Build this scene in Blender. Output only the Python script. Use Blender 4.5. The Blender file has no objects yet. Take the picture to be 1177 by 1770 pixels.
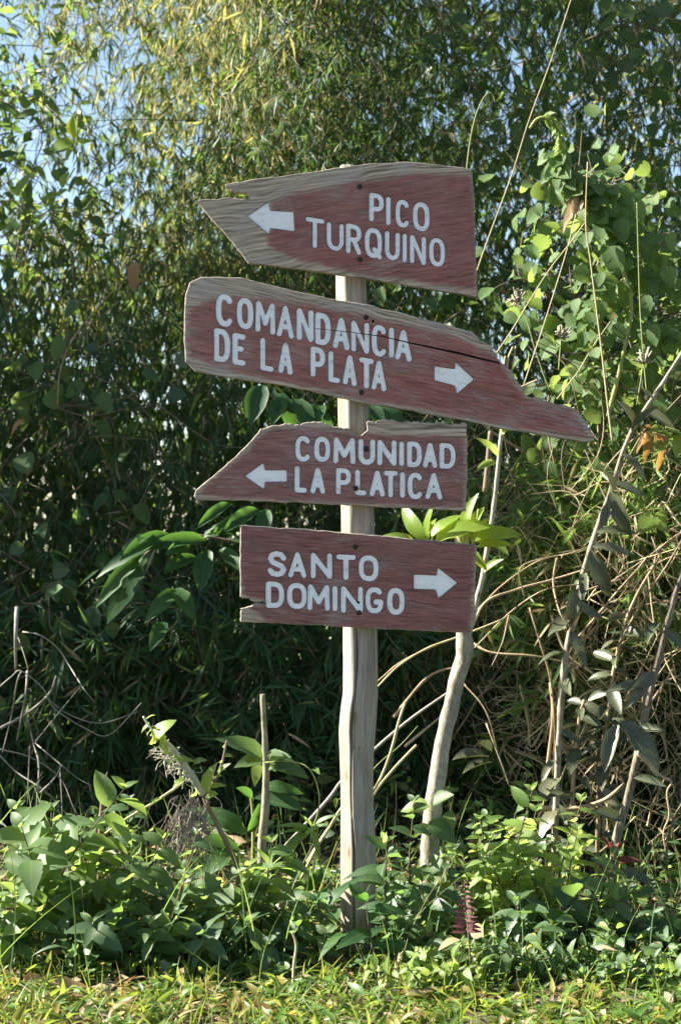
import bpy, math, random
import numpy as np
from mathutils import Vector, Matrix, geometry

# ---------------------------------------------------------------- camera, sky, sun, exposure
SC = bpy.context.scene
COL = SC.collection
PI = math.pi
R = math.radians
cam_d = bpy.data.cameras.new('camera')
cam = bpy.data.objects.new('camera', cam_d)
COL.objects.link(cam)
EYE = 1.235
cam.location = (0, 0, EYE)
cam.rotation_euler = (R(90), 0, 0)
cam_d.sensor_fit = 'VERTICAL'
cam_d.sensor_height = 24
cam_d.lens = 41.42
cam_d.clip_start = 0.05
cam_d.clip_end = 6000
cam_d.dof.use_dof = True
cam_d.dof.focus_distance = 4.95
cam_d.dof.aperture_fstop = 3.2
SC.camera = cam

SUN_EL, SUN_AZ = 33.0, -79.0          # azimuth measured from +Y towards +X
to_sun = Vector((math.sin(R(SUN_AZ)) * math.cos(R(SUN_EL)), math.cos(R(SUN_AZ)) * math.cos(R(SUN_EL)), math.sin(R(SUN_EL))))
w = bpy.data.worlds.new('World')
SC.world = w
w.use_nodes = True
nt = w.node_tree
sky = nt.nodes.new('ShaderNodeTexSky')
sky.sky_type = 'NISHITA'
sky.sun_disc = False
sky.sun_elevation = R(SUN_EL)
sky.sun_rotation = R(SUN_AZ)
sky.altitude = 900
sky.air_density = 1.0
sky.dust_density = 1.1
bg = nt.nodes['Background']
bg.inputs['Strength'].default_value = 0.05
nt.links.new(sky.outputs[0], bg.inputs[0])
sun_d = bpy.data.lights.new('sun', 'SUN')
sun_d.energy = 5.0
sun_d.angle = R(0.5)
sun_d.color = (1.0, 0.94, 0.83)
sun = bpy.data.objects.new('sun', sun_d)
sun.rotation_mode = 'QUATERNION'
sun.rotation_quaternion = to_sun.to_track_quat('Z', 'Y')
sun.location = to_sun * 30
COL.objects.link(sun)
SC.view_settings.view_transform = 'Standard'
SC.view_settings.look = 'None'
SC.view_settings.exposure = 2.28
SC.view_settings.gamma = 1
SC.view_settings.use_curve_mapping = False
SC.render.engine = 'CYCLES'
SC.cycles.max_bounces = 8
SC.cycles.transmission_bounces = 6
SC.cycles.diffuse_bounces = 4
SC.cycles.sample_clamp_indirect = 6

rng = np.random.default_rng(7)
rnd = random.Random(11)


# ---------------------------------------------------------------- helpers
def W(px, py, d):
    """a point of the place seen at photo pixel (px, py) standing d metres away"""
    k = d / 5 / 611.0
    return Vector(((px - 588.5) * k, d, EYE - (py - 885) * k))


def nrm(a):
    return a / np.maximum(np.linalg.norm(a, axis=-1, keepdims=True), 1e-9)


def sstep(a, b, x):
    t = np.clip((x - a) / (b - a), 0, 1)
    return t * t * (3 - 2 * t)


_H = rng.random((32, 32, 32))


def vnoise(p, scale):
    """value noise -1..1 at points p (N,3)"""
    q = np.asarray(p, float) * scale
    i = np.floor(q).astype(int)
    f = q - i
    f = f * f * (3 - 2 * f)
    r = 0
    for dx in (0, 1):
        for dy in (0, 1):
            for dz in (0, 1):
                h = _H[(i[..., 0] + dx) % 32, (i[..., 1] + dy) % 32, (i[..., 2] + dz) % 32]
                r = r + h * (f[..., 0] if dx else 1 - f[..., 0]) * (f[..., 1] if dy else 1 - f[..., 1]) * (f[..., 2] if dz else 1 - f[..., 2])
    return r * 2 - 1


class MB:
    """collects geometry and links it as ONE mesh object"""

    def __init__(s):
        s.v, s.fl, s.fs, s.fm, s.sm, s.t, s.u, s.w = [], [], [], [], [], [], [], []
        s.n = 0

    def add(s, v, faces, mat=0, tint=0.0, lu=None, lv=None, smooth=False):
        """v (N,3); faces: list of (M,k) int arrays or list of index tuples"""
        v = np.asarray(v, float).reshape(-1, 3)
        n = len(v)
        s.v.append(v)
        s.t.append(np.broadcast_to(np.asarray(tint, float), (n,)))
        s.u.append(np.zeros(n) if lu is None else np.asarray(lu, float))
        s.w.append(np.zeros(n) if lv is None else np.asarray(lv, float))
        if len(faces) and not isinstance(faces[0], np.ndarray):
            by = {}
            for f in faces:
                by.setdefault(len(f), []).append(f)
            faces = [np.array(x, int) for x in by.values()]
        for fa in faces:
            if len(fa) == 0:
                continue
            s.fl.append((fa + s.n).ravel())
            s.fs.append(np.full(len(fa), fa.shape[1]))
            s.fm.append(np.broadcast_to(np.asarray(mat, int), (len(fa),)))
            s.sm.append(np.full(len(fa), smooth))
        s.n += n

    def mesh(s, name, mats):
        me = bpy.data.meshes.new(name)
        v = np.concatenate(s.v)
        fl = np.concatenate(s.fl)
        fs = np.concatenate(s.fs)
        me.vertices.add(len(v))
        me.vertices.foreach_set('co', v.astype(np.float32).ravel())
        me.loops.add(len(fl))
        me.loops.foreach_set('vertex_index', fl.astype(np.int32))
        me.polygons.add(len(fs))
        st = np.concatenate(([0], np.cumsum(fs)[:-1]))
        me.polygons.foreach_set('loop_start', st.astype(np.int32))
        me.polygons.foreach_set('material_index', np.concatenate(s.fm).astype(np.int32))
        me.polygons.foreach_set('use_smooth', np.concatenate(s.sm).astype(bool))
        for nm, arr in (('tint', s.t), ('lu', s.u), ('lv', s.w)):
            a = me.attributes.new(nm, 'FLOAT', 'POINT')
            a.data.foreach_set('value', np.concatenate(arr).astype(np.float32))
        for m in mats:
            me.materials.append(m)
        me.update(calc_edges=True)
        return me

    def build(s, name, mats, parent=None, loc=(0, 0, 0)):
        me = s.mesh(name, mats if isinstance(mats, (list, tuple)) else [mats])
        return link(name, me, parent, loc)


def link(name, me, parent=None, loc=(0, 0, 0)):
    o = bpy.data.objects.new(name, me)
    COL.objects.link(o)
    o.location = loc
    if parent is not None:
        o.parent = parent
    return o


def tag(o, label=None, cat=None, group=None, kind=None):
    if label:
        o['label'] = label
    if cat:
        o['category'] = cat
    if group:
        o['group'] = group
    if kind:
        o['kind'] = kind
    return o


def thing(name, label, cat, loc, group=None):
    o = bpy.data.objects.new(name, None)
    o.empty_display_size = 0.1
    COL.objects.link(o)
    o.location = loc
    return tag(o, label, cat, group)


def smooth_path(pts, n=6):
    """Catmull-Rom through pts, n steps per span"""
    p = np.array([tuple(q) for q in pts], float)
    if len(p) < 3:
        t = np.linspace(0, 1, n + 1)[:, None]
        return p[0] * (1 - t) + p[-1] * t
    e = np.vstack((2 * p[0] - p[1], p, 2 * p[-1] - p[-2]))
    out = []
    for i in range(1, len(e) - 2):
        for k in range(n):
            t = k / n
            a, b, c, d = e[i - 1], e[i], e[i + 1], e[i + 2]
            out.append(0.5 * ((2 * b) + (c - a) * t + (2 * a - 5 * b + 4 * c - d) * t * t + (3 * b - a - 3 * c + d) * t ** 3))
    out.append(p[-1])
    return np.array(out)


def tube(mb, path, rad, k=6, mat=0, tint=0.0, cap=True, knob=0.0, seed=0, smooth=True):
    p = np.asarray(path, float)
    n = len(p)
    rad = np.interp(np.linspace(0, 1, n), np.linspace(0, 1, len(rad)), rad) if np.ndim(rad) else np.full(n, float(rad))
    tg = nrm(np.gradient(p, axis=0))
    up = np.array([0.31, 0.93, 0.2])
    a = nrm(np.cross(tg, up))
    b = np.cross(tg, a)
    ang = np.linspace(0, 2 * PI, k, endpoint=False)
    r = rad[:, None] * np.ones((1, k))
    if knob:
        pp = np.repeat(p[:, None, :], k, 1) + np.cos(ang)[None, :, None] * a[:, None, :] * .03 + np.sin(ang)[None, :, None] * b[:, None, :] * .03
        r = r * (1 + knob * vnoise(pp + seed * 3.7, 28))
    v = p[:, None, :] + r[..., None] * (np.cos(ang)[None, :, None] * a[:, None, :] + np.sin(ang)[None, :, None] * b[:, None, :])
    i = np.arange(n - 1)[:, None] * k + np.arange(k)[None, :]
    j = np.arange(n - 1)[:, None] * k + (np.arange(k)[None, :] + 1) % k
    q = np.stack((i, j, j + k, i + k), -1).reshape(-1, 4)
    lv = np.repeat(np.linspace(0, 1, n), k)
    lu = np.tile(np.abs(np.linspace(-1, 1, k)), n)
    base = mb.n
    mb.add(v.reshape(-1, 3), [q], mat, tint, lu, lv, smooth)
    if cap and k >= 3:
        for r0, rev in ((0, True), (n - 1, False)):
            ids = [r0 * k + x for x in range(k)]
            if rev:
                ids = ids[::-1]
            mb.fl.append(np.array(ids) + base)
            mb.fs.append(np.array([k]))
            mb.fm.append(np.array([mat]))
            mb.sm.append(np.array([False]))


def leaf_shape(profile, rows, droop=0.15, fold=0.15, wav=0.0):
    """unit leaf: length 1 along y, half width 1 in x at its widest; returns v, faces, lu, lv"""
    v, lu, lv = [(0, 0, 0, 0)], [0], [0]
    for r in range(1, rows):
        t = r / rows
        hw = profile(t)
        z = -droop * t * t
        zz = fold * hw
        wv = wav * math.sin(t * 17)
        v += [(-hw, t, z + wv, zz), (0, t, z, 0), (hw, t, z - wv * .7, zz)]
        lu += [-1, 0, 1]
        lv += [t] * 3
    v.append((0, 1, -droop, 0))
    lu.append(0)
    lv.append(1)
    tri, quad = [(0, 2, 1), (0, 3, 2)], []
    for r in range(rows - 2):
        a = 1 + r * 3
        quad += [(a, a + 1, a + 4, a + 3), (a + 1, a + 2, a + 5, a + 4)]
    a = 1 + (rows - 2) * 3
    e = len(v) - 1
    tri += [(a, a + 1, e), (a + 1, a + 2, e)]
    return np.array(v, float), [np.array(tri), np.array(quad)] if quad else [np.array(tri)], np.array(lu, float), np.array(lv, float)


def P_lance(t):
    return (math.sin(PI * min(1, t) ** 0.62)) ** 0.9 if t < 1 else 0


def P_blade(t):
    return min(1, t * 6 + .3) * (1 - t ** 2.2)


def P_ovate(t):
    return math.sin(PI * t ** 0.72) ** 0.75 if 0 < t < 1 else 0


def P_ellip(t):
    return math.sin(PI * t ** 0.95) ** 0.7 if 0 < t < 1 else 0


def P_heart(t):
    return math.sin(PI * t ** 0.78) ** 0.6 * (1 - .12 * t) if 0 < t < 1 else 0


def scatter(mb, shape, o, d, nr, L, hw, mat=0, tint=None):
    """many leaves at once: o, d, nr (N,3); L, hw (N,)"""
    v, fa, lu, lv = shape
    N, k = len(o), len(v)
    Y = nrm(d)
    X = nrm(np.cross(Y, nr))
    Z = np.cross(X, Y)
    L = np.broadcast_to(L, (N,))
    hw = np.broadcast_to(hw, (N,))
    pts = (o[:, None, :] + (L[:, None] * v[None, :, 1])[..., None] * Y[:, None, :]
           + (hw[:, None] * v[None, :, 0])[..., None] * X[:, None, :]
           + (L[:, None] * v[None, :, 2] + hw[:, None] * v[None, :, 3])[..., None] * Z[:, None, :])
    t = rng.random(N) if tint is None else np.broadcast_to(tint, (N,))
    off = (np.arange(N) * k)[:, None, None]
    if np.ndim(mat):
        for m in np.unique(mat):
            s = np.asarray(mat) == m
            c = int(s.sum())
            of = (np.arange(c) * k)[:, None, None]
            mb.add(pts[s].reshape(-1, 3), [(f[None] + of).reshape(-1, f.shape[1]) for f in fa], int(m), np.repeat(t[s], k), np.tile(lu, c), np.tile(lv, c), True)
    else:
        mb.add(pts.reshape(-1, 3), [(f[None] + off).reshape(-1, f.shape[1]) for f in fa], mat, np.repeat(t, k), np.tile(lu, N), np.tile(lv, N), True)


# ---------------------------------------------------------------- materials
class NT:
    def __init__(s, name):
        s.m = bpy.data.materials.new(name)
        s.m.use_nodes = True
        s.t = s.m.node_tree
        s.b = s.t.nodes['Principled BSDF']
        s.out = s.t.nodes['Material Output']

    def n(s, typ, ins=None, **kw):
        nd = s.t.nodes.new(typ)
        for k, val in kw.items():
            setattr(nd, k, val)
        for k, val in (ins or {}).items():
            s.set(nd.inputs[k], val)
        return nd

    def set(s, sock, val):
        if isinstance(val, bpy.types.NodeSocket):
            s.t.links.new(val, sock)
        else:
            sock.default_value = (*val, 1) if isinstance(val, tuple) and len(val) == 3 and sock.type == 'RGBA' else val

    def math(s, op, a, b=0.0, c=0.0, clamp=False):
        nd = s.n('ShaderNodeMath', operation=op, use_clamp=clamp)
        s.set(nd.inputs[0], a)
        s.set(nd.inputs[1], b)
        s.set(nd.inputs[2], c)
        return nd.outputs[0]

    def mix(s, f, a, b):
        nd = s.n('ShaderNodeMix', data_type='RGBA')
        s.set(nd.inputs[0], f)
        s.set(nd.inputs[6], a)
        s.set(nd.inputs[7], b)
        return nd.outputs[2]

    def attr(s, name):
        return s.n('ShaderNodeAttribute', attribute_name=name).outputs['Fac']

    def ramp(s, f, stops, interp='LINEAR'):
        nd = s.n('ShaderNodeValToRGB')
        cr = nd.color_ramp
        cr.interpolation = interp
        while len(cr.elements) < len(stops):
            cr.elements.new(0.5)
        for e, (p, c) in zip(cr.elements, stops):
            e.position = p
            e.color = (*c, 1)
        s.set(nd.inputs[0], f)
        return nd.outputs[0]

    def noise(s, vec, scale, detail=4, rough=.55, dist=0.0):
        nd = s.n('ShaderNodeTexNoise', {'Scale': scale, 'Detail': detail, 'Roughness': rough, 'Distortion': dist})
        if vec is not None:
            s.set(nd.inputs['Vector'], vec)
        return nd.outputs['Fac']

    def coord(s, kind='Object', scale=(1, 1, 1)):
        c = s.n('ShaderNodeTexCoord').outputs[kind]
        mp = s.n('ShaderNodeMapping')
        mp.inputs['Scale'].default_value = scale
        s.set(mp.inputs['Vector'], c)
        return mp.outputs[0]

    def bump(s, h, strength=.3, dist=.002):
        return s.n('ShaderNodeBump', {'Height': h, 'Strength': strength, 'Distance': dist}).outputs[0]


def leaf_mat(name, cols, trans=(.30, .42, .05), tf=.42, rough=.42, rib=.25, spots=0.0, spot_col=(.16, .09, .03), spec=.4):
    """thin leaf that reflects and lets light through; its colour varies from leaf to leaf"""
    m = NT(name)
    f = m.math('FRACT', m.math('ADD', m.attr('tint'), m.n('ShaderNodeObjectInfo').outputs['Random']))
    col = m.ramp(f, [(i / (len(cols) - 1), c) for i, c in enumerate(cols)])
    lu, lv = m.attr('lu'), m.attr('lv')
    au = m.math('ABSOLUTE', lu)
    ribm = m.math('SUBTRACT', 1, m.math('MULTIPLY', au, 7), clamp=True)
    vein = m.math('SINE', m.math('MULTIPLY', m.math('SUBTRACT', lv, m.math('MULTIPLY', au, .17)), 62))
    veinm = m.math('MULTIPLY', m.math('POWER', m.math('MAXIMUM', vein, 0), 6), .4)
    rm = m.math('MULTIPLY', m.math('MAXIMUM', ribm, veinm), rib)
    g = m.noise(m.coord('Object'), 45, 3)
    col = m.mix(m.math('MULTIPLY', m.math('SUBTRACT', g, .42), .8, clamp=True), col, tuple(min(1, c * 1.7 + .01) for c in cols[len(cols) // 2]))
    col = m.mix(rm, col, (.22, .27, .09))
    if spots:
        sp = m.math('MULTIPLY', m.math('SUBTRACT', m.noise(m.coord('Object'), 60, 4), .62 - spots), 9, clamp=True)
        col = m.mix(sp, col, spot_col)
    m.set(m.b.inputs['Base Color'], col)
    m.b.inputs['Roughness'].default_value = rough
    m.b.inputs['Specular IOR Level'].default_value = spec
    m.set(m.b.inputs['Normal'], m.bump(m.math('ADD', veinm, m.math('MULTIPLY', g, .6)), .35, .0012))
    tcol = m.mix(.72, col, trans)
    tb = m.n('ShaderNodeBsdfTranslucent', {'Color': tcol})
    ms = m.n('ShaderNodeMixShader', {0: tf})
    m.t.links.new(m.b.outputs[0], ms.inputs[1])
    m.t.links.new(tb.outputs[0], ms.inputs[2])
    m.t.links.new(ms.outputs[0], m.out.inputs[0])
    return m.m


def bark_mat(name, cols, scale=60, stretch=.12, rough=.85, bump=.6, lichen=None):
    m = NT(name)
    n1 = m.noise(m.coord('Object', (1, 1, stretch)), scale, 6, .65)
    n2 = m.noise(m.coord('Object'), 11, 4)
    f = m.math('ADD', m.math('MULTIPLY', n1, .7), m.math('MULTIPLY', n2, .5))
    f = m.math('ADD', f, m.math('MULTIPLY', m.math('SUBTRACT', m.attr('tint'), .5), .3))
    col = m.ramp(f, [(.3 + .5 * i / (len(cols) - 1), c) for i, c in enumerate(cols)])
    if lichen:
        lm = m.math('MULTIPLY', m.math('SUBTRACT', m.noise(m.coord('Object'), 26, 4), .55), 8, clamp=True)
        col = m.mix(m.math('MULTIPLY', lm, .7), col, lichen)
    m.set(m.b.inputs['Base Color'], col)
    m.b.inputs['Roughness'].default_value = rough
    m.b.inputs['Specular IOR Level'].default_value = .25
    m.set(m.b.inputs['Normal'], m.bump(n1, bump, .003))
    return m.m


M = {}
M['bamboo'] = leaf_mat('bamboo_leaf_green', [(.013, .048, .022), (.021, .068, .027), (.034, .09, .028), (.016, .057, .027), (.05, .10, .03)], (.24, .38, .05), .32, .5, .1, spec=.3)
M['bamboo_gold'] = leaf_mat('bamboo_leaf_yellowed_sunlit', [(.11, .15, .035), (.20, .20, .06), (.07, .12, .028), (.34, .30, .14), (.10, .15, .035)], (.55, .50, .14), .46, .5, .1)  # yellowed leaf colour, also used to paint the sunlit glow at upper left
M['bamboo_dead'] = leaf_mat('bamboo_leaf_dead', [(.20, .15, .09), (.32, .25, .15), (.26, .19, .10)], (.4, .28, .12), .25, .7, .1)
M['grassy'] = leaf_mat('grassy_bamboo_leaf', [(.05, .125, .03), (.085, .175, .035), (.045, .11, .03), (.13, .20, .05)], (.40, .58, .09), .45, .4, .1)
M['vine'] = leaf_mat('vine_leaf', [(.06, .125, .045), (.09, .16, .055), (.05, .11, .04), (.11, .18, .065)], (.40, .54, .10), .40, .6, .35, .05, spec=.22)
M['weed'] = leaf_mat('weed_leaf', [(.055, .12, .045), (.085, .165, .055), (.065, .135, .06), (.12, .185, .065)], (.42, .60, .10), .46, .5, .4, .07)
M['weed_dark'] = leaf_mat('weed_leaf_deep_green', [(.035, .08, .035), (.05, .10, .045), (.06, .115, .045)], (.28, .46, .08), .40, .4, .3, .02)
M['weed_lime'] = leaf_mat('weed_leaf_lime', [(.12, .20, .045), (.17, .25, .06), (.09, .17, .04)], (.58, .72, .14), .50, .42, .25)
M['broad'] = leaf_mat('broad_leaf', [(.022, .068, .026), (.03, .085, .026), (.04, .10, .026)], (.16, .36, .04), .40, .5, .3, spec=.3)
M['sprout'] = leaf_mat('sprout_leaf', [(.16, .26, .04), (.20, .30, .05), (.13, .23, .04)], (.72, .82, .06), .55, .35, .3)
M['leather'] = leaf_mat('leathery_leaf', [(.038, .056, .030), (.055, .072, .036), (.07, .08, .042), (.085, .085, .05)], (.14, .16, .05), .15, .36, .3, .05, (.20, .16, .11), .5)
M['red_leaf'] = leaf_mat('red_young_leaf', [(.10, .022, .018), (.14, .035, .025)], (.3, .06, .04), .3, .4, .2)
M['fern'] = leaf_mat('fern_leaf', [(.115, .035, .042), (.14, .045, .05)], (.22, .06, .06), .3, .6, .2)
M['dry'] = leaf_mat('dry_leaf', [(.22, .12, .05), (.36, .25, .14), (.42, .32, .2), (.25, .11, .04)], (.5, .3, .1), .28, .75, .2, .04)
M['orange'] = leaf_mat('withered_orange_leaf', [(.32, .17, .06), (.38, .22, .08)], (.5, .27, .06), .34, .6, .2)
M['grass'] = leaf_mat('grass_blade', [(.06, .14, .03), (.10, .19, .03), (.05, .115, .025), (.16, .21, .04)], (.42, .52, .06), .42, .42, .15)
M['grass_yellow'] = leaf_mat('grass_blade_yellowed', [(.20, .21, .045), (.25, .20, .05), (.16, .19, .045), (.24, .10, .035)], (.5, .44, .08), .42, .5, .15)
M['straw'] = bark_mat('straw_stalk', [(.20, .17, .09), (.36, .30, .16), (.46, .40, .22)], 40)
M['stalk_green'] = bark_mat('green_stalk', [(.12, .15, .04), (.22, .26, .08), (.30, .32, .12)], 40, bump=.2)
M['twig'] = bark_mat('bare_grey_twig', [(.10, .09, .075), (.20, .185, .16), (.31, .285, .25)], 70)
M['stem_brown'] = bark_mat('brown_stem', [(.07, .05, .03), (.15, .11, .07), (.24, .19, .13)], 60)
M['stem_pale'] = bark_mat('pale_speckled_bark', [(.09, .07, .05), (.25, .21, .155), (.42, .38, .30)], 90, .5, bump=1.0, lichen=(.13, .12, .085))
M['stake'] = bark_mat('grey_green_bark', [(.06, .055, .035), (.15, .14, .09), (.26, .245, .17)], 90, .3, bump=1.0, lichen=(.10, .12, .06))
M['trunk_pale'] = bark_mat('pale_grey_bark', [(.15, .125, .09), (.34, .305, .24), (.50, .47, .40)], 80, .6, bump=1.0, lichen=(.20, .19, .14))
M['bush_stem'] = bark_mat('dark_stem', [(.035, .035, .02), (.07, .06, .035), (.12, .10, .06)], 60)
M['dead_vine'] = bark_mat('dead_vine_bark', [(.14, .095, .055), (.30, .22, .13), (.46, .36, .24)], 60)
M['root'] = bark_mat('dry_rootlets', [(.18, .145, .12), (.28, .24, .20), (.36, .31, .26)], 60)
M['frayed'] = bark_mat('frayed_white_bark', [(.34, .32, .22), (.50, .47, .36), (.62, .59, .48)], 60)
M['nail'] = bark_mat('rusty_nail', [(.02, .015, .014), (.04, .03, .025), (.07, .045, .03)], 300, 1, .6)
M['flower'] = bark_mat('withered_flower_head', [(.16, .15, .10), (.27, .25, .18), (.36, .34, .26)], 200, 1)


def ground_material():
    m = NT('leaf_litter_soil')
    c = m.coord('Object')
    n1 = m.noise(c, 9, 8, .7)
    n2 = m.noise(c, 60, 5, .6)
    col = m.ramp(m.math('ADD', m.math('MULTIPLY', n1, .6), m.math('MULTIPLY', n2, .4)), [(.3, (.025, .02, .012)), (.5, (.055, .042, .024)), (.62, (.05, .06, .022)), (.75, (.12, .09, .05))])
    far = m.ramp(m.noise(c, .05, 5), [(.3, (.12, .17, .07)), (.7, (.25, .27, .14))])
    sep = m.n('ShaderNodeSeparateXYZ', {0: m.n('ShaderNodeTexCoord').outputs['Object']})
    col = m.mix(m.math('MULTIPLY', m.math('SUBTRACT', sep.outputs[1], 11), .2, clamp=True), col, far)
    m.set(m.b.inputs['Base Color'], col)
    m.b.inputs['Roughness'].default_value = .95
    m.set(m.b.inputs['Normal'], m.bump(n2, .8, .01))
    return m.m


def board_material(name, red, seed, strong):
    """dark red paint worn off the wood; lv holds metres inside (+) or outside (-) the painted field"""
    m = NT(name)
    off = (seed * 3.1, seed * 1.7, seed * 2.3)
    tc = m.n('ShaderNodeTexCoord').outputs['Object']
    base = m.n('ShaderNodeMapping')
    base.inputs['Location'].default_value = off
    m.set(base.inputs['Vector'], tc)
    b = base.outputs[0]

    def scaled(s3):
        mp = m.n('ShaderNodeMapping')
        mp.inputs['Scale'].default_value = s3
        m.set(mp.inputs['Vector'], b)
        return mp.outputs[0]
    warp = m.noise(scaled((2.2, 1, 5)), 1.0, 3, .5)
    sep = m.n('ShaderNodeSeparateXYZ', {0: b})
    zz = m.math('ADD', sep.outputs[2], m.math('MULTIPLY', warp, .16))
    ring = m.math('SINE', m.math('MULTIPLY', zz, 560))
    ring2 = m.math('SINE', m.math('MULTIPLY', zz, 233))
    blot0 = m.math('MULTIPLY', m.math('SUBTRACT', m.noise(scaled((3, 3, 9)), 1.0, 3, .6), .3), 2, clamp=True)
    fib = m.noise(scaled((11, 11, 210)), 1.0, 6, .72)
    fib2 = m.noise(scaled((26, 26, 430)), 1.0, 4, .72)
    blot = m.noise(scaled((7, 7, 14)), 1.0, 5, .6)
    grain = m.math('ADD', m.math('MULTIPLY', fib, .65), m.math('ADD', m.math('MULTIPLY', m.math('MULTIPLY', ring, blot0), .10), m.math('MULTIPLY', m.math('MULTIPLY', ring2, blot0), .08)))
    wood = m.ramp(grain, [(.20, (.15, .11, .08)), (.32, (.38, .30, .22)), (.44, (.55, .45, .34)), (.6, (.66, .565, .45))])
    grey = m.ramp(fib2, [(.3, (.24, .225, .21)), (.6, (.43, .41, .39))])
    wood = m.mix(m.math('MULTIPLY', m.math('SUBTRACT', blot, .50), 3.2, clamp=True), wood, grey)
    gp = m.math('ADD', m.math('MULTIPLY', fib, .62), m.math('ADD', m.math('MULTIPLY', m.noise(scaled((9, 9, 60)), 1.0, 5, .7), .38), m.math('MULTIPLY', m.math('MULTIPLY', ring, warp), .06)))
    paint = m.ramp(gp, [(.37, tuple(c * .32 for c in red)), (.44, tuple(c * .78 for c in red)), (.52, red), (.61, (red[0] * 1.28, red[1] * 1.45, red[2] * 1.4))])
    paint = m.mix(m.math('MULTIPLY', m.math('SUBTRACT', m.noise(scaled((6, 6, 26)), 1.0, 5, .65), .5), 3.0, clamp=True), paint, (red[0] * .62, red[1] * .85, red[2] * .95))
    paint = m.mix(m.math('MULTIPLY', m.math('SUBTRACT', blot, .6), 1.8, clamp=True), paint, (.23, .16, .145))
    fade = m.noise(scaled((2.2, 2.2, 5)), 1.0, 4, .6)
    paint = m.mix(m.math('MULTIPLY', m.math('SUBTRACT', fade, .42), 2.6, clamp=True), paint, m.mix(.38, paint, (.33, .17, .145)))
    stain = m.math('MULTIPLY', m.math('SUBTRACT', m.noise(scaled((16, 16, 11)), 1.0, 5, .65), .63), 9, clamp=True)
    paint = m.mix(m.math('MULTIPLY', stain, .6), paint, (.07, .045, .042))
    worn = m.math('MULTIPLY', m.math('SUBTRACT', m.math('ADD', m.math('MULTIPLY', fib2, .6), m.math('MULTIPLY', blot, .5)), .625 - .05 * strong), 7, clamp=True)
    paint = m.mix(m.math('MULTIPLY', worn, .5), paint, grey)
    dist = m.math('ADD', m.attr('lv'), m.math('ADD', m.math('MULTIPLY', m.math('SUBTRACT', fib, .5), .07), m.math('MULTIPLY', m.math('SUBTRACT', blot, .5), .03)))
    mask = m.math('ADD', m.math('MULTIPLY', dist, 95), .5, clamp=True)
    col = m.mix(mask, wood, paint)
    m.set(m.b.inputs['Base Color'], col)
    m.b.inputs['Roughness'].default_value = .78
    m.b.inputs['Specular IOR Level'].default_value = .3
    h = m.math('ADD', grain, m.math('MULTIPLY', fib2, .4))
    m.set(m.b.inputs['Normal'], m.bump(h, .55, .0025))
    return m.m


def edge_material():
    m = NT('weathered_board_edge')
    f = m.noise(m.coord('Object', (9, 60, 60)), 1.0, 6, .7)
    m.set(m.b.inputs['Base Color'], m.ramp(f, [(.3, (.10, .085, .07)), (.5, (.26, .22, .18)), (.68, (.42, .36, .28))]))
    m.b.inputs['Roughness'].default_value = .9
    m.set(m.b.inputs['Normal'], m.bump(f, .9, .004))
    return m.m


def letter_material():
    m = NT('white_sign_paint')
    tc = m.coord('Object', (8, 8, 90))
    f = m.noise(tc, 1.0, 5, .7)
    g = m.noise(m.coord('Object'), 70, 5, .7)
    col = m.ramp(f, [(.28, (.60, .60, .58)), (.45, (.84, .84, .84)), (.7, (.93, .93, .93))])
    dirt = m.math('MULTIPLY', m.math('SUBTRACT', g, .575), 7, clamp=True)
    col = m.mix(m.math('MULTIPLY', dirt, .6), col, (.36, .33, .31))
    m.set(m.b.inputs['Base Color'], col)
    m.b.inputs['Roughness'].default_value = .6
    m.set(m.b.inputs['Normal'], m.bump(m.math('ADD', f, g), .4, .001))
    return m.m


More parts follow.
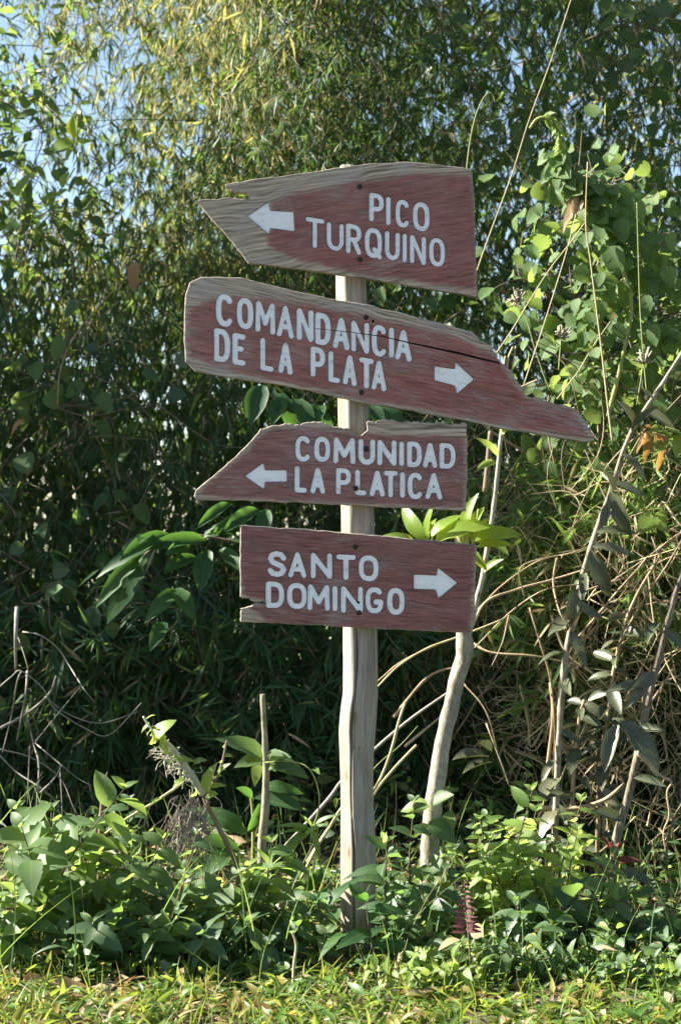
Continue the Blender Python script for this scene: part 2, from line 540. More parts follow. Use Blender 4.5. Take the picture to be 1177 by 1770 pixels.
def post_material():
    m = NT('barkless_grey_post')
    f = m.noise(m.coord('Object', (70, 70, 4)), 1.0, 7, .72)
    f2 = m.noise(m.coord('Object', (220, 220, 12)), 1.0, 4, .7)
    g = m.noise(m.coord('Object', (14, 14, 5)), 1.0, 5, .6)
    col = m.ramp(m.math('ADD', m.math('MULTIPLY', f, .7), m.math('MULTIPLY', f2, .3)), [(.30, (.09, .075, .06)), (.42, (.22, .185, .14)), (.55, (.325, .285, .23)), (.7, (.41, .375, .31))])
    col = m.mix(m.math('MULTIPLY', m.math('SUBTRACT', g, .56), 5, clamp=True), col, (.24, .165, .10))
    col = m.mix(m.math('MULTIPLY', m.math('SUBTRACT', m.noise(m.coord('Object', (30, 30, 9)), 1.0, 4), .66), 8, clamp=True), col, (.20, .175, .15))
    vo = m.n('ShaderNodeTexVoronoi', {'Vector': m.coord('Object', (15, 15, 5.5)), 'Scale': 1.0, 'Randomness': 1.0})
    kd = m.math('ADD', vo.outputs['Distance'], m.math('MULTIPLY', m.math('SUBTRACT', f2, .5), .12))
    kn = m.math('SUBTRACT', 1, m.math('MULTIPLY', kd, 7), clamp=True)
    halo = m.math('SUBTRACT', 1, m.math('MULTIPLY', kd, 3.2), clamp=True)
    col = m.mix(m.math('MULTIPLY', halo, .55), col, (.25, .165, .095))
    col = m.mix(kn, col, (.07, .05, .035))
    cl = m.math('ABSOLUTE', m.math('SUBTRACT', m.noise(m.coord('Object', (48, 48, 1.6)), 1.0, 3, .5), .5))
    cl = m.math('MULTIPLY', m.math('SUBTRACT', 1, m.math('MULTIPLY', cl, 70), clamp=True), m.math('MULTIPLY', m.math('SUBTRACT', m.noise(m.coord('Object', (10, 10, 6)), 1.0, 3), .45), 5, clamp=True))
    col = m.mix(m.math('MULTIPLY', cl, .75), col, (.075, .058, .042))
    zs = m.n('ShaderNodeSeparateXYZ', {0: m.n('ShaderNodeTexCoord').outputs['Object']}).outputs[2]
    soil = m.math('SUBTRACT', m.math('ADD', 1.0, m.math('MULTIPLY', m.math('SUBTRACT', g, .5), 1.6)), m.math('MULTIPLY', zs, 4.2), clamp=True)
    col = m.mix(m.math('MULTIPLY', soil, .6), col, (.11, .085, .055))
    dark = m.math('MULTIPLY', m.attr('lu'), 1, clamp=True)
    col = m.mix(dark, col, (.06, .045, .035))
    m.set(m.b.inputs['Base Color'], col)
    m.b.inputs['Roughness'].default_value = .82
    m.b.inputs['Specular IOR Level'].default_value = .3
    m.set(m.b.inputs['Normal'], m.bump(m.math('ADD', f, m.math('MULTIPLY', f2, .5)), .6, .003))
    return m.m


# ---------------------------------------------------------------- ground
def ground_z(x, y):
    p = np.stack((x, y, 0 * x), -1)
    z = .025 * vnoise(p, 1.3) + .012 * vnoise(p, 4.1)
    z = z * sstep(60, 20, y)
    z = z + .10 * sstep(5.2, 6.6, y) * 1.0
    return z - np.maximum(0, y - 11) * .16 * sstep(11, 22, y) * sstep(420, 300, y) - 50 * sstep(300, 420, y)


def make_ground():
    ys = np.concatenate((np.array([-400, -120, -40, -12, -4, 0, 2]), np.arange(2.5, 8.0, .1), np.arange(8, 14, .5), np.arange(14, 40, 3.), np.array([50, 80, 120, 200, 300, 340, 380, 420, 600, 1500, 5000])))
    xs = np.concatenate((np.array([-5000, -900, -200, -60, -20, -8, -5]), np.arange(-4, 4.05, .1), np.array([5, 8, 20, 60, 200, 900, 5000])))
    X, Y = np.meshgrid(xs, ys)
    Z = ground_z(X.ravel(), Y.ravel())
    n, k = len(ys), len(xs)
    i = (np.arange(n - 1)[:, None] * k + np.arange(k - 1)[None, :]).ravel()
    mb = MB()
    mb.add(np.stack((X.ravel(), Y.ravel(), Z), -1), [np.stack((i, i + 1, i + k + 1, i + k), -1)], smooth=True)
    tag(mb.build('ground', ground_material()), 'ground under the weeds sloping away behind the thicket', kind='structure')


make_ground()


def gz(x, y):
    return float(ground_z(np.array([x], float), np.array([y], float))[0])


# ---------------------------------------------------------------- bamboo thicket
S_BAM = leaf_shape(P_lance, 4, .22, .35)
S_BAMF = leaf_shape(P_lance, 3, .2, .3)
DOWN = np.array([0, 0, -1.0])


def sprays(mb, centres, outward, n_spray, sig, leaf_len, mats, gold_fn=None, droop=.75, per=8, shape=S_BAM, wr=(.05, .075), twig_mat=2):
    """hanging bamboo sprays round each branch centre"""
    N = len(centres)
    c = np.repeat(centres, n_spray, 0) + rng.normal(0, 1, (N * n_spray, 3)) * np.array(sig)
    o = np.repeat(outward, n_spray, 0)
    tw = nrm(o * .5 + rng.normal(0, .55, c.shape) + DOWN * droop)
    tl = rng.uniform(.08, .2, len(c))
    # twigs
    tri = np.array([(math.cos(a), math.sin(a)) for a in (0, 2.1, 4.2)])
    tv = np.array([(x, 0, z) for x, z in tri] + [(x, 1, z) for x, z in tri])
    tf = [np.array([(0, 1, 4, 3), (1, 2, 5, 4), (2, 0, 3, 5)])]
    a = nrm(np.cross(tw, rng.normal(0, 1, tw.shape)))
    b = np.cross(tw, a)
    r = .0011
    pts = c[:, None, :] + tv[None, :, 1, None] * (tw * tl[:, None])[:, None, :] + r * (tv[None, :, 0, None] * a[:, None, :] + tv[None, :, 2, None] * b[:, None, :])
    of = (np.arange(len(c)) * 6)[:, None, None]
    mb.add(pts.reshape(-1, 3), [(tf[0][None] + of).reshape(-1, 4)], twig_mat, rng.random(len(c)).repeat(6))
    # leaves
    M_ = len(c) * per
    t = rng.uniform(.15, 1.0, M_)
    ci = np.repeat(np.arange(len(c)), per)
    lo = c[ci] + tw[ci] * (tl[ci] * t)[:, None]
    side = np.where(rng.random(M_) < .5, -1, 1)[:, None]
    ld = nrm(tw[ci] * .7 + side * a[ci] * rng.uniform(.2, .9, (M_, 1)) + DOWN * droop * .6 + rng.normal(0, .22, (M_, 3)))
    ln = nrm(np.array([0, -.35, .8]) + rng.normal(0, .55, (M_, 3)))
    L = rng.uniform(leaf_len[0], leaf_len[1], M_)
    hw = L * rng.uniform(wr[0], wr[1], M_)
    if gold_fn is not None:
        p = gold_fn(lo)
        mt = np.where(rng.random(M_) < p, mats[1], mats[0])
        mt = np.where(rng.random(M_) < .04, mats[2], mt)
    else:
        mt = mats[0]
    scatter(mb, shape, lo, ld, ln, L, hw, mt)


def recess(x, z):
    return .62 * sstep(2.0, 2.7, z) * (sstep(-.35, -.8, x) * sstep(-1.9, -1.4, x) - .85 * np.exp(-((x + .18) / .28) ** 2))


def front(x, z):
    p = np.stack((x, z * .8, 0 * x + 3.3), -1)
    return 6.95 + .33 * vnoise(p, 1.1) + .16 * vnoise(p + 9, 3.0) + .10 * (z - 1.5) ** 2 * (z < 1.5) * .6 - .12 * np.clip(z - 2.3, 0, 2) * sstep(0, .6, x) + recess(x, z)


def gold_glow(p):  # share of golden leaves: yellowed bamboo plus sunlit glow painted as leaf colour
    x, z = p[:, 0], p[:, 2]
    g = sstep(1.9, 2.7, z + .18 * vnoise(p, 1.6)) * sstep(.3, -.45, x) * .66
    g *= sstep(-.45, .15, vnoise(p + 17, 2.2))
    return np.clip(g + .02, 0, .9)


def thicket(n, x0, x1, zfn, depth, dens):
    x = rng.uniform(x0, x1, n * 3)
    z = rng.uniform(.1, 5.2, n * 3)
    dy = rng.random(n * 3) ** 1.25 * depth
    y = front(x, z) + dy
    p = np.stack((x, y, z), -1)
    keep = (z < zfn(x) + .35 * vnoise(p, .9)) & (rng.random(len(x)) < dens(p))
    keep &= vnoise(p * np.array([1, 1, .7]), 1.7) + .5 * vnoise(p * np.array([1, 1, .6]) + 40, 3.6) > -.34
    p = p[keep][:n]
    return p


def height(x):
    return 3.6 + 1.5 * sstep(-2.1, -1.35, x) + .1 * sstep(.5, 1.5, x)


def dens(p):
    x, z = p[:, 0], p[:, 2]
    d = 1.0 - .66 * sstep(-1.0, -1.5, x) * sstep(2.2, 2.9, z) - .55 * sstep(1.0, 1.35, x) * sstep(3.0, 3.4, z)
    d -= .12 * sstep(2.3, 2.9, z)
    d -= .45 * np.exp(-((x + .62) ** 2) / .02 - ((z - .82) ** 2) / .05)
    d -= .35 * np.exp(-((x - .35) ** 2) / .04 - ((z - 2.0) ** 2) / .25)
    d += .25 * sstep(1.9, 1.2, z)
    return np.clip(d, .03, 1)


mb = MB()
c = thicket(2300, -1.95, 2.0, height, 2.3, dens)
sprays(mb, c, np.tile([0, -1.0, -.1], (len(c), 1)), 9, (.11, .10, .13), (.045, .098), (0, 1, 3), gold_glow, .75, 7, S_BAMF, (.046, .072))
c4 = thicket(360, -.5, .22, lambda x: 5.1 + 0 * x, 1.0, lambda p: np.where(p[:, 2] > 2.15, .95, 0))
sprays(mb, c4, np.tile([-.2, -1.0, -.1], (len(c4), 1)), 9, (.10, .10, .13), (.045, .098), (0, 1, 3), gold_glow, .75, 7, S_BAMF, (.046, .072))
# fine dark grassy sprays low at the foot of the thicket, left of the post
nb = 330
x = rng.uniform(-1.9, .35, nb)
z = rng.uniform(.12, .95, nb)
c5 = np.stack((x, 6.42 + .35 * rng.random(nb) + .2 * vnoise(np.stack((x, z, z * 0), -1), 2.0), z), -1)
sprays(mb, c5, np.tile([0, -1.0, .1], (nb, 1)), 6, (.09, .07, .08), (.07, .14), (0, 1, 3), lambda q: np.full(len(q), .02), .45, 7, S_BAMF, (.045, .065))
c2 = thicket(640, -3.5, -1.95, height, 2.0, lambda p: np.full(len(p), .9))
c2[:, 1] = np.maximum(c2[:, 1] - .3, 6.62 + .25 * rng.random(len(c2)))
sprays(mb, c2, np.tile([0, -1.0, 0], (len(c2), 1)), 6, (.13, .12, .15), (.11, .18), (0, 1, 3), gold_glow, .75, 7, S_BAMF, (.09, .12))
c3 = thicket(220, 2.0, 3.3, height, 1.9, lambda p: np.full(len(p), .8))
sprays(mb, c3, np.tile([0, -1.0, 0], (len(c3), 1)), 6, (.13, .12, .15), (.09, .16), (0, 1, 3), gold_glow, .75, 7, S_BAMF, (.07, .1))
# the far side of the thicket: larger darker leaf mass that closes it below
nb = 13000
x = rng.uniform(-3.2, 3.2, nb)
z = rng.uniform(.05, 3.0, nb) * rng.uniform(.55, 1, nb)
o = np.stack((x, rng.uniform(8.6, 9.6, nb) + 1.2 * recess(x, z), z), -1)
o = o[vnoise(o, 2.0) > -.42]
nb = len(o)
scatter(mb, S_BAMF, o, nrm(rng.normal(0, .5, (nb, 3)) + DOWN * .8), nrm(rng.normal(0, .6, (nb, 3)) + np.array([0, -.6, .6])), rng.uniform(.14, .24, nb), rng.uniform(.018, .034, nb), 0)
nb = 13500
x = rng.uniform(-1.7, 3.2, nb)
z = rng.uniform(2.2, 4.9, nb)
o = np.stack((x, rng.uniform(8.6, 9.8, nb) + 1.3 * recess(x, z), z), -1)
o = o[(vnoise(o, 2.4) > -.40 + .5 * sstep(1.2, 1.6, x) * sstep(3.1, 3.5, z)) & ((x > -1.05 + .25 * vnoise(o, 1.5)) | ((z < 3.0) & (rng.random(nb) < .6)))]
nb = len(o)
scatter(mb, S_BAMF, o, nrm(rng.normal(0, .5, (nb, 3)) + DOWN * .8), nrm(rng.normal(0, .6, (nb, 3)) + np.array([0, -.6, .6])), rng.uniform(.09, .16, nb), rng.uniform(.010, .018, nb), np.where(rng.random(nb) < .04 + .36 * sstep(.2, -.5, o[:, 0]), 1, 0))  # more gold towards the left: sun glow painted into the back leaves
# thin branch shoots and strands running through the mass
for k in range(330):
    x = rng.uniform(-2.6, 2.6)
    z = rng.uniform(.2, 4.2)
    y = float(front(np.array([x]), np.array([z]))[0]) + rng.uniform(-.08, .8)
    d = np.array([rng.normal(0, .7), rng.normal(0, .35), rng.normal(0, .8)])
    p0 = np.array([x, y, z])
    pts = [p0, p0 + d * .25 + rng.normal(0, .04, 3), p0 + d * .5 + rng.normal(0, .07, 3) + np.array([0, 0, -.08])]
    tube(mb, smooth_path(pts, 4), [.0035, .0018, .0012], 3, 2 if rng.random() < .5 else 3, rng.random(), False)
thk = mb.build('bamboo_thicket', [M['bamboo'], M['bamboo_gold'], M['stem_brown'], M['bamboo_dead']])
tag(thk, 'dense thicket of narrow-leaved hanging bamboo behind the signpost, yellowed and tinted with painted sun glow at upper left', 'thicket', kind='stuff')

# taller loose shrubbery of round leaves at the upper corners of the thicket
S_OV5 = leaf_shape(P_ovate, 5, .18, .3)
S_HEART = leaf_shape(P_heart, 6, .16, .25, .02)
S_ELL = leaf_shape(P_ellip, 5, .2, .3, .03)


def leafy_mass(name, label, cat, mats, cen, n_per, sig, L, wr, shape, droop=.3, tw=True, nrm_bias=(-.5, -.5, .55)):
    mb = MB()
    c = np.repeat(np.array(cen, float), n_per, 0)
    c = c + rng.normal(0, 1, c.shape) * np.array(sig)
    n = len(c)
    d = nrm(rng.normal(0, .8, (n, 3)) + DOWN * droop)
    nr = nrm(np.array(nrm_bias) + rng.normal(0, .45, (n, 3)))
    l = rng.uniform(L[0], L[1], n)
    scatter(mb, shape, c, d, nr, l, l * rng.uniform(wr[0], wr[1], n), rng.integers(0, len(mats), n) if len(mats) > 1 else 0)
    if tw:
        for q in cen:
            q = np.array(q)
            for _ in range(3):
                e = q + rng.normal(0, 1, 3) * np.array(sig) * 1.6
                tube(mb, smooth_path([q, (q + e) / 2 + rng.normal(0, .03, 3), e], 4), [.003, .0015], 3, len(mats), .5, False)
        mats = list(mats) + [M['stem_brown']]
    o = mb.build(name, mats)
    return tag(o, label, cat, kind='stuff')


cen = []
for _ in range(46):
    px, py, d = rng.uniform(-90, 150), rng.uniform(-120, 480), rng.uniform(7.3, 8.8)
    if rng.random() < .9:
        cen.append(W(px, py, d))
leafy_mass('tree_foliage', 'oval-leaved tree twigs showing sky between them at the upper left corner', 'foliage', [M['weed_dark'], M['vine']], cen, 17, (.13, .13, .12), (.06, .10), (.2, .28), S_OV5, .4)
cen = [W(rng.uniform(700, 1240), rng.uniform(-20, 560), rng.uniform(6.85, 7.5)) for _ in range(46)]
leafy_mass('hanging_vine_foliage', 'shaded round-leaved creeper hanging over the dark bamboo at upper right', 'creeper', [M['vine'], M['weed_dark']], cen, 11, (.12, .08, .12), (.05, .085), (.38, .5), S_HEART, .8)
cen = [W(rng.uniform(-60, 330), rng.uniform(520, 1300), rng.uniform(6.55, 7.0)) for _ in range(26)]
cen += [W(rng.uniform(-60, 110), rng.uniform(950, 1250), 6.4) for _ in range(5)]
leafy_mass('shaded_creeper', 'deep green heart-leaved creeper scattered over the dark bamboo at the left', 'creeper', [M['vine'], M['weed_dark']], cen, 6, (.12, .06, .1), (.06, .10), (.38, .48), S_HEART, .8)
cen = [W(rng.uniform(560, 830), rng.uniform(500, 760), rng.uniform(6.3, 6.8)) for _ in range(8)]
leafy_mass('creeper_patch', 'small patch of creeper leaves in the gaps between the upper boards', 'creeper', [M['vine'], M['weed_dark']], cen, 7, (.1, .05, .09), (.05, .085), (.36, .46), S_HEART, .8)
cen = [W(rng.uniform(990, 1240), rng.uniform(-80, 210), rng.uniform(9, 10.5)) for _ in range(24)]
leafy_mass('pale_twiggy_foliage', 'pale sunlit twigs against the sky at the upper right corner', 'foliage', [M['bamboo_dead'], M['bamboo_gold']], cen, 40, (.2, .15, .2), (.05, .11), (.09, .14), S_BAM, .4)


# ---------------------------------------------------------------- signpost
DB = 4.925            # distance of the board faces
KB = DB / 5 / 611.0   # metres per photo pixel there
post_root = thing('signpost', 'weathered wooden signpost carrying four dark red direction boards lettered in white', 'signpost', W(618, 1640, 5.0))
PR = Vector(post_root.location)


def make_post():
    rows = [(286, 588, 610), (300, 584, 622), (400, 581, 629), (490, 580, 633), (600, 582, 636), (720, 584, 639), (800, 587, 642), (890, 590, 646), (1000, 591, 649), (1090, 593, 652), (1150, 594, 653), (1195, 593, 653), (1225, 588, 651),
            (1262, 585, 649), (1300, 587, 647), (1345, 588, 646), (1400, 589, 646), (1440, 589, 648), (1465, 589, 650), (1500, 589, 650), (1560, 590, 649), (1640, 590, 648), (1700, 589, 650), (1760, 588, 651)]
    rows = np.array(rows, float)
    py = np.concatenate((np.linspace(286, 300, 4), np.linspace(308, 1760, 130)))
    l = np.interp(py, rows[:, 0], rows[:, 1])
    r = np.interp(py, rows[:, 0], rows[:, 2])
    k = 128
    ang = np.linspace(0, 2 * PI, k, endpoint=False)
    V, crack = [], []
    for i in range(len(py)):
        a, b = W(l[i], py[i], 5.0), W(r[i], py[i], 5.0)
        cx, cz, rad = (a.x + b.x) / 2, a.z, (b.x - a.x) / 2
        for t in ang:
            # slightly faceted trunk: a flat front and a ridge where the split runs
            q = 1.0
            for fa, fd in ((212, .87), (277, .90), (20, .93), (110, .9)):
                ca_ = math.cos(t - R(fa) - .12 * math.sin(cz * 5))
                if ca_ > 0:
                    q = min(q, fd / ca_)
            nx, ny = math.cos(t), math.sin(t)
            pos = np.array([[cx + nx * rad, ny * rad, cz]])
            q += .018 * float(vnoise(pos * np.array([1, 1, .35]), 26)[0]) + .03 * float(vnoise(pos, 6)[0])
            wob = .05 * math.sin(cz * 9) + .03 * math.sin(cz * 23 + 1)
            da = abs(((t - (1.40 * PI + wob)) + PI) % (2 * PI) - PI)
            s = float(sstep(1.30, .9, np.array(cz))) * (0.55 + .45 * math.sin(cz * 17) ** 2)
            g = math.exp(-(da / .05) ** 2) * s
            q -= .13 * g
            da2 = abs(((t - (1.78 * PI + .5 * wob)) + PI) % (2 * PI) - PI)
            g2 = math.exp(-(da2 / .05) ** 2) * max(0, math.sin(cz * 7 + 2)) ** 4
            q -= .06 * g2
            V.append((cx + nx * rad * q, 5.0 + ny * .046 * q * rad / .0455, cz))
            crack.append(min(1, g * 1.25 + g2 * .7))
    n = len(py)
    i = np.arange(n - 1)[:, None] * k + np.arange(k)[None, :]
    j = np.arange(n - 1)[:, None] * k + (np.arange(k)[None, :] + 1) % k
    mb = MB()
    v = np.array(V) - np.array(PR)
    mb.add(v, [np.stack((j, i, i + k, j + k), -1).reshape(-1, 4), np.arange(k)[None, :]], 0, 0, crack, None, True)
    mb.build('post', post_material(), post_root)


make_post()


def stroke_poly(pts, r):
    """outline of a round-ended brush stroke along pts"""
    P = [np.array(p, float) for p in pts]
    n = len(P)
    T = [nrm(P[i + 1] - P[i]) for i in range(n - 1)]
    Nn = [np.array([-t[1], t[0]]) for t in T]
    left, right = [], []
    for i in range(n):
        if i == 0:
            left.append(P[0] + Nn[0] * r)
            right.append(P[0] - Nn[0] * r)
        elif i == n - 1:
            left.append(P[-1] + Nn[-1] * r)
            right.append(P[-1] - Nn[-1] * r)
        else:
            cr = T[i - 1][0] * T[i][1] - T[i - 1][1] * T[i][0]
            dt = float(np.dot(T[i - 1], T[i]))
            bis = nrm(Nn[i - 1] + Nn[i])
            mi = r / max(.25, float(np.dot(bis, Nn[i])))
            if dt > .85:
                left.append(P[i] + bis * mi)
                right.append(P[i] - bis * mi)
            else:
                a0 = math.atan2(*Nn[i - 1][::-1])
                a1 = math.atan2(*Nn[i][::-1])
                da = (a1 - a0 + PI) % (2 * PI) - PI
                if cr > 0:     # turning left: the right side is the outer one
                    left.append(P[i] + bis * mi)
                    right += [P[i] - r * np.array([math.cos(a0 + da * s), math.sin(a0 + da * s)]) for s in (0, .35, .65, 1)]
                else:
                    right.append(P[i] - bis * mi)
                    left += [P[i] + r * np.array([math.cos(a0 + da * s), math.sin(a0 + da * s)]) for s in (0, .35, .65, 1)]
    ae = math.atan2(T[-1][1], T[-1][0])
    cap1 = [P[-1] + r * np.array([math.cos(ae + s), math.sin(ae + s)]) for s in (PI * .3, PI * .1, -PI * .1, -PI * .3)]
    a0 = math.atan2(T[0][1], T[0][0]) + PI
    cap0 = [P[0] + r * np.array([math.cos(a0 + s), math.sin(a0 + s)]) for s in (PI * .3, PI * .1, -PI * .1, -PI * .3)]
    return left + cap1 + right[::-1] + cap0


def sell(a0, a1, n, cx=.5, cy=.5, rx=.5, ry=.5, e=2.6):
    out = []
    for i in range(n + 1):
        a = R(a0 + (a1 - a0) * i / n)
        c, s = math.cos(a), math.sin(a)
        out.append((cx + rx * math.copysign(abs(c) ** (2 / e), c), cy + ry * math.copysign(abs(s) ** (2 / e), s)))
    return out


GL = {
    'C': [sell(42, 318, 22)],
    'O': [sell(80, 280, 16), sell(260, 460, 16)],
    'Q': [sell(80, 280, 16), sell(260, 460, 16), [(.58, .24), (1.0, -.03)]],
    'G': [sell(45, 325, 20) + [(1.0, .42)], [(1.0, .42), (.62, .42)]],
    'I': [[(0, 0), (0, .5), (0, 1)]],
    'L': [[(0, 1), (0, 0), (1, 0)]],
    'T': [[(0, 1), (1, 1)], [(.5, 1), (.5, 0)]],
    'E': [[(1, 1), (0, 1), (0, 0), (1, 0)], [(0, .52), (.8, .52)]],
    'A': [[(0, 0), (.5, 1), (1, 0)], [(.22, .3), (.78, .3)]],
    'N': [[(0, 0), (0, 1), (1, 0), (1, 1)]],
    'M': [[(0, 0), (.04, 1), (.5, .28), (.96, 1), (1, 0)]],
    'U': [[(0, 1), (0, .5)] + sell(180, 360, 14, .5, .34, .5, .34, 2.2) + [(1, .5), (1, 1)]],
    'P': [[(0, 0), (0, 1)], [(0, 1), (.45, 1)] + sell(80, -80, 10, .48, .72, .52, .28, 2.4) + [(.45, .44), (0, .44)]],
    'R': [[(0, 0), (0, 1)], [(0, 1), (.45, 1)] + sell(80, -80, 10, .48, .74, .52, .26, 2.4) + [(.45, .48), (0, .48)], [(.5, .48), (1, 0)]],
    'D': [[(0, 0), (0, 1)], [(0, 1), (.4, 1)] + sell(82, -82, 16, .40, .5, .6, .5, 2.5) + [(.4, 0), (0, 0)]],
    'S': [[(.97, .80), (.78, .97), (.45, 1.0), (.15, .93), (.05, .76), (.2, .59), (.5, .5), (.82, .41), (.97, .24), (.85, .07), (.55, 0), (.22, .03), (.02, .18)]],
}


def jitter_outline(pts, step, amp, seed, rough=()):
    """resample a closed outline and roughen it like sawn or broken wood (amp in pixels)"""
    out = []
    n = len(pts)
    for i in range(n):
        a, b = np.array(pts[i], float), np.array(pts[(i + 1) % n], float)
        m = max(1, int(np.linalg.norm(b - a) / (step if i not in rough else step * .45)))
        nn = np.array([-(b - a)[1], (b - a)[0]]) / max(1e-6, np.linalg.norm(b - a))
        am = amp * (3.6 if i in rough else 1.0)
        for k in range(m):
            t = k / m
            p = a + (b - a) * t
            q = np.array([[p[0], p[1], seed * 13.7]])
            e = float(vnoise(q, .045)[0]) * 1.0 + float(vnoise(q + 5, .17)[0]) * .6 + (float(vnoise(q + 9, .42)[0]) * .5 if i in rough else 0)
            out.append(p + nn * am * e * (0 if m == 1 and i not in rough else 1))
    return out


def inside(pt, poly):
    x, y = pt
    c = False
    n = len(poly)
    for i in range(n):
        x0, y0 = poly[i]
        x1, y1 = poly[i - 1]
        if (y0 > y) != (y1 > y) and x < (x1 - x0) * (y - y0) / (y1 - y0) + x0:
            c = not c
    return c


def poly_dist(P, poly):
    P = np.asarray(P, float)
    A = np.array(poly, float)
    B = np.roll(A, -1, 0)
    best = np.full(len(P), 1e9)
    ins = np.zeros(len(P), bool)
    for a, b in zip(A, B):
        ab = b - a
        t = np.clip(((P - a) @ ab) / max(1e-9, ab @ ab), 0, 1)
        best = np.minimum(best, np.linalg.norm(P - (a + t[:, None] * ab), axis=1))
        if a[1] != b[1]:
            hit = ((a[1] > P[:, 1]) != (b[1] > P[:, 1])) & (P[:, 0] < (b[0] - a[0]) * (P[:, 1] - a[1]) / (b[1] - a[1]) + a[0])
            ins ^= hit
    return np.where(ins, best, -best)


M_EDGE = edge_material()
M_WHITE = letter_material()
M_GROOVE = bark_mat('dark_carved_edge', [(.045, .03, .03), (.085, .055, .05), (.14, .10, .09)], 90, 1)


def make_board(label, outline, paint, tilt, red, seed, letters, arrow, nails, crack=None, rough=(), sw=7.5, amp=.9, strong=1, holes=()):
    """a thick plank with routed white letters; all coordinates are photo pixels carried to the board's own distance"""
    out = jitter_outline(outline, 7, amp, seed, rough)
    cen = np.array([np.mean([p[0] for p in outline]), np.mean([p[1] for p in outline])])
    cw = W(cen[0], cen[1], DB)
    ca, sa = math.cos(R(tilt)), math.sin(R(tilt))

    def loc(p):      # pixel -> board coordinates in metres (x along the grain, z up)
        dx, dz = (p[0] - cen[0]) * KB, -(p[1] - cen[1]) * KB
        return (dx * ca + dz * sa, -dx * sa + dz * ca)

    BEV = {}
    polys, owner = [], []
    polys.append([loc(p) for p in out])
    owner.append(-1)
    specs = []
    for line in letters:
        for (ch, x0, x1, y0, y1, slope) in line:
            li = len(specs)
            specs.append(ch)
            h = sw / 2
            xc = (x0 + x1) / 2
            for st in GL[ch]:
                pts = []
                jx, jy = rnd.uniform(-.25, .25), rnd.uniform(-.25, .25)
                for (u, v) in st:
                    X = (x0 + h + (x1 - x0 - sw) * u) if x1 - x0 > sw + .5 else xc
                    Y = (y1 - h) + (y0 - y1 + sw) * v + slope * (X - xc)
                    pts.append((X + jx, Y + jy))
                pl = stroke_poly([(a, -b) for a, b in pts], h * rnd.uniform(.95, 1.06))
                polys.append([loc((a, -b)) for a, b in pl])
                owner.append(li)
                polys.append([loc((a, -b)) for a, b in stroke_poly([(a, -b) for a, b in pts], h + .95)])
                owner.append(-3)
    ai = len(specs)
    specs.append('arrow')
    ar = []
    n = len(arrow)
    for i in range(n):
        a, b, c = (np.array(arrow[(i + k) % n], float) for k in (-1, 0, 1))
        ar += [b + nrm(a - b) * 2.2, b + (nrm(a - b) + nrm(c - b)) * .45, b + nrm(c - b) * 2.2]
    polys.append([loc(p) for p in ar])
    owner.append(ai)
    ac = np.mean(np.array(ar), 0)
    polys.append([loc(p + nrm(p - ac) * 1.0) for p in ar])
    owner.append(-3)
    if crack:
        polys.append([loc(p) for p in crack])
        owner.append(-2)
    for (hx, hy, hr) in holes:
        polys.append([loc((hx + hr * math.cos(a), hy + hr * math.sin(a))) for a in np.linspace(0, 2 * PI, 8, endpoint=False)])
        owner.append(-2)
    verts, faces = [], []
    for pl in polys:
        b0 = len(verts)
        ar2 = sum(pl[i][0] * pl[(i + 1) % len(pl)][1] - pl[(i + 1) % len(pl)][0] * pl[i][1] for i in range(len(pl)))
        if ar2 < 0:
            pl = pl[::-1]
        verts += [Vector(p) for p in pl]
        faces.append(list(range(b0, b0 + len(pl))))
    # steiner points
    A = np.array(polys[0])
    gx, gz_ = np.meshgrid(np.arange(A[:, 0].min(), A[:, 0].max(), .009), np.arange(A[:, 1].min(), A[:, 1].max(), .009))
    G = np.stack((gx.ravel(), gz_.ravel()), -1) + rng.uniform(-.002, .002, (gx.size, 2))
    G = G[poly_dist(G, polys[0]) > .004]
    verts += [Vector(p) for p in G]
    cv, ce, cf, ov, oe, of = geometry.delaunay_2d_cdt(verts, [], faces, 0, 1e-6)
    own = np.array(owner)
    cls = []
    for f, o in zip(cf, of):
        if 0 not in o:
            cls.append(None)
            continue
        ids = [owner[x] for x in o if x != 0]
        if -2 in ids:
            cls.append('crack')
        elif ids and max(ids) >= 0:
            cls.append(max(ids))
        elif ids:
            cls.append('bevel')
        else:
            cls.append('face')
    cv = np.array([(v[0], v[1]) for v in cv])
    wp = np.stack((cv[:, 0], cv[:, 1], np.full(len(cv), seed * 2.1)), -1)
    yy = .0035 * vnoise(wp, 3.0) + .0012 * vnoise(wp, 18)
    # paint distance
    pd = poly_dist(cv, [loc(p) for p in paint])
    TH, DP, DC = .024, .0028, .02
    board = MB()
    fl = [f for f, c in zip(cf, cls) if c == 'face']
    # keep counter-clockwise as seen from the front
    def ccw(f):
        a, b, c = cv[f[0]], cv[f[1]], cv[f[2]]
        return f if (b[0] - a[0]) * (c[1] - a[1]) - (b[1] - a[1]) * (c[0] - a[0]) > 0 else f[::-1]
    fl = [ccw(f) for f in fl]
    pos = np.stack((cv[:, 0], yy, cv[:, 1]), -1)
    board.add(pos, [np.array(fl)], 0, 0, None, pd)
    deep = {x for f, c in zip(cf, cls) if isinstance(c, int) for x in f}
    bpos = pos.copy()
    for x in deep:
        bpos[x, 1] += DP
    bv = [ccw(f) for f, c in zip(cf, cls) if c == 'bevel']
    board.add(bpos, [np.array(bv)], 1)
    # walls of grooves, of the crack and of the rim
    emap = {}
    for fi, (f, c) in enumerate(zip(cf, cls)):
        f = ccw(f)
        for k in range(3):
            emap[(f[k], f[(k + 1) % 3])] = c
    wv, wf, wm = [], [], []
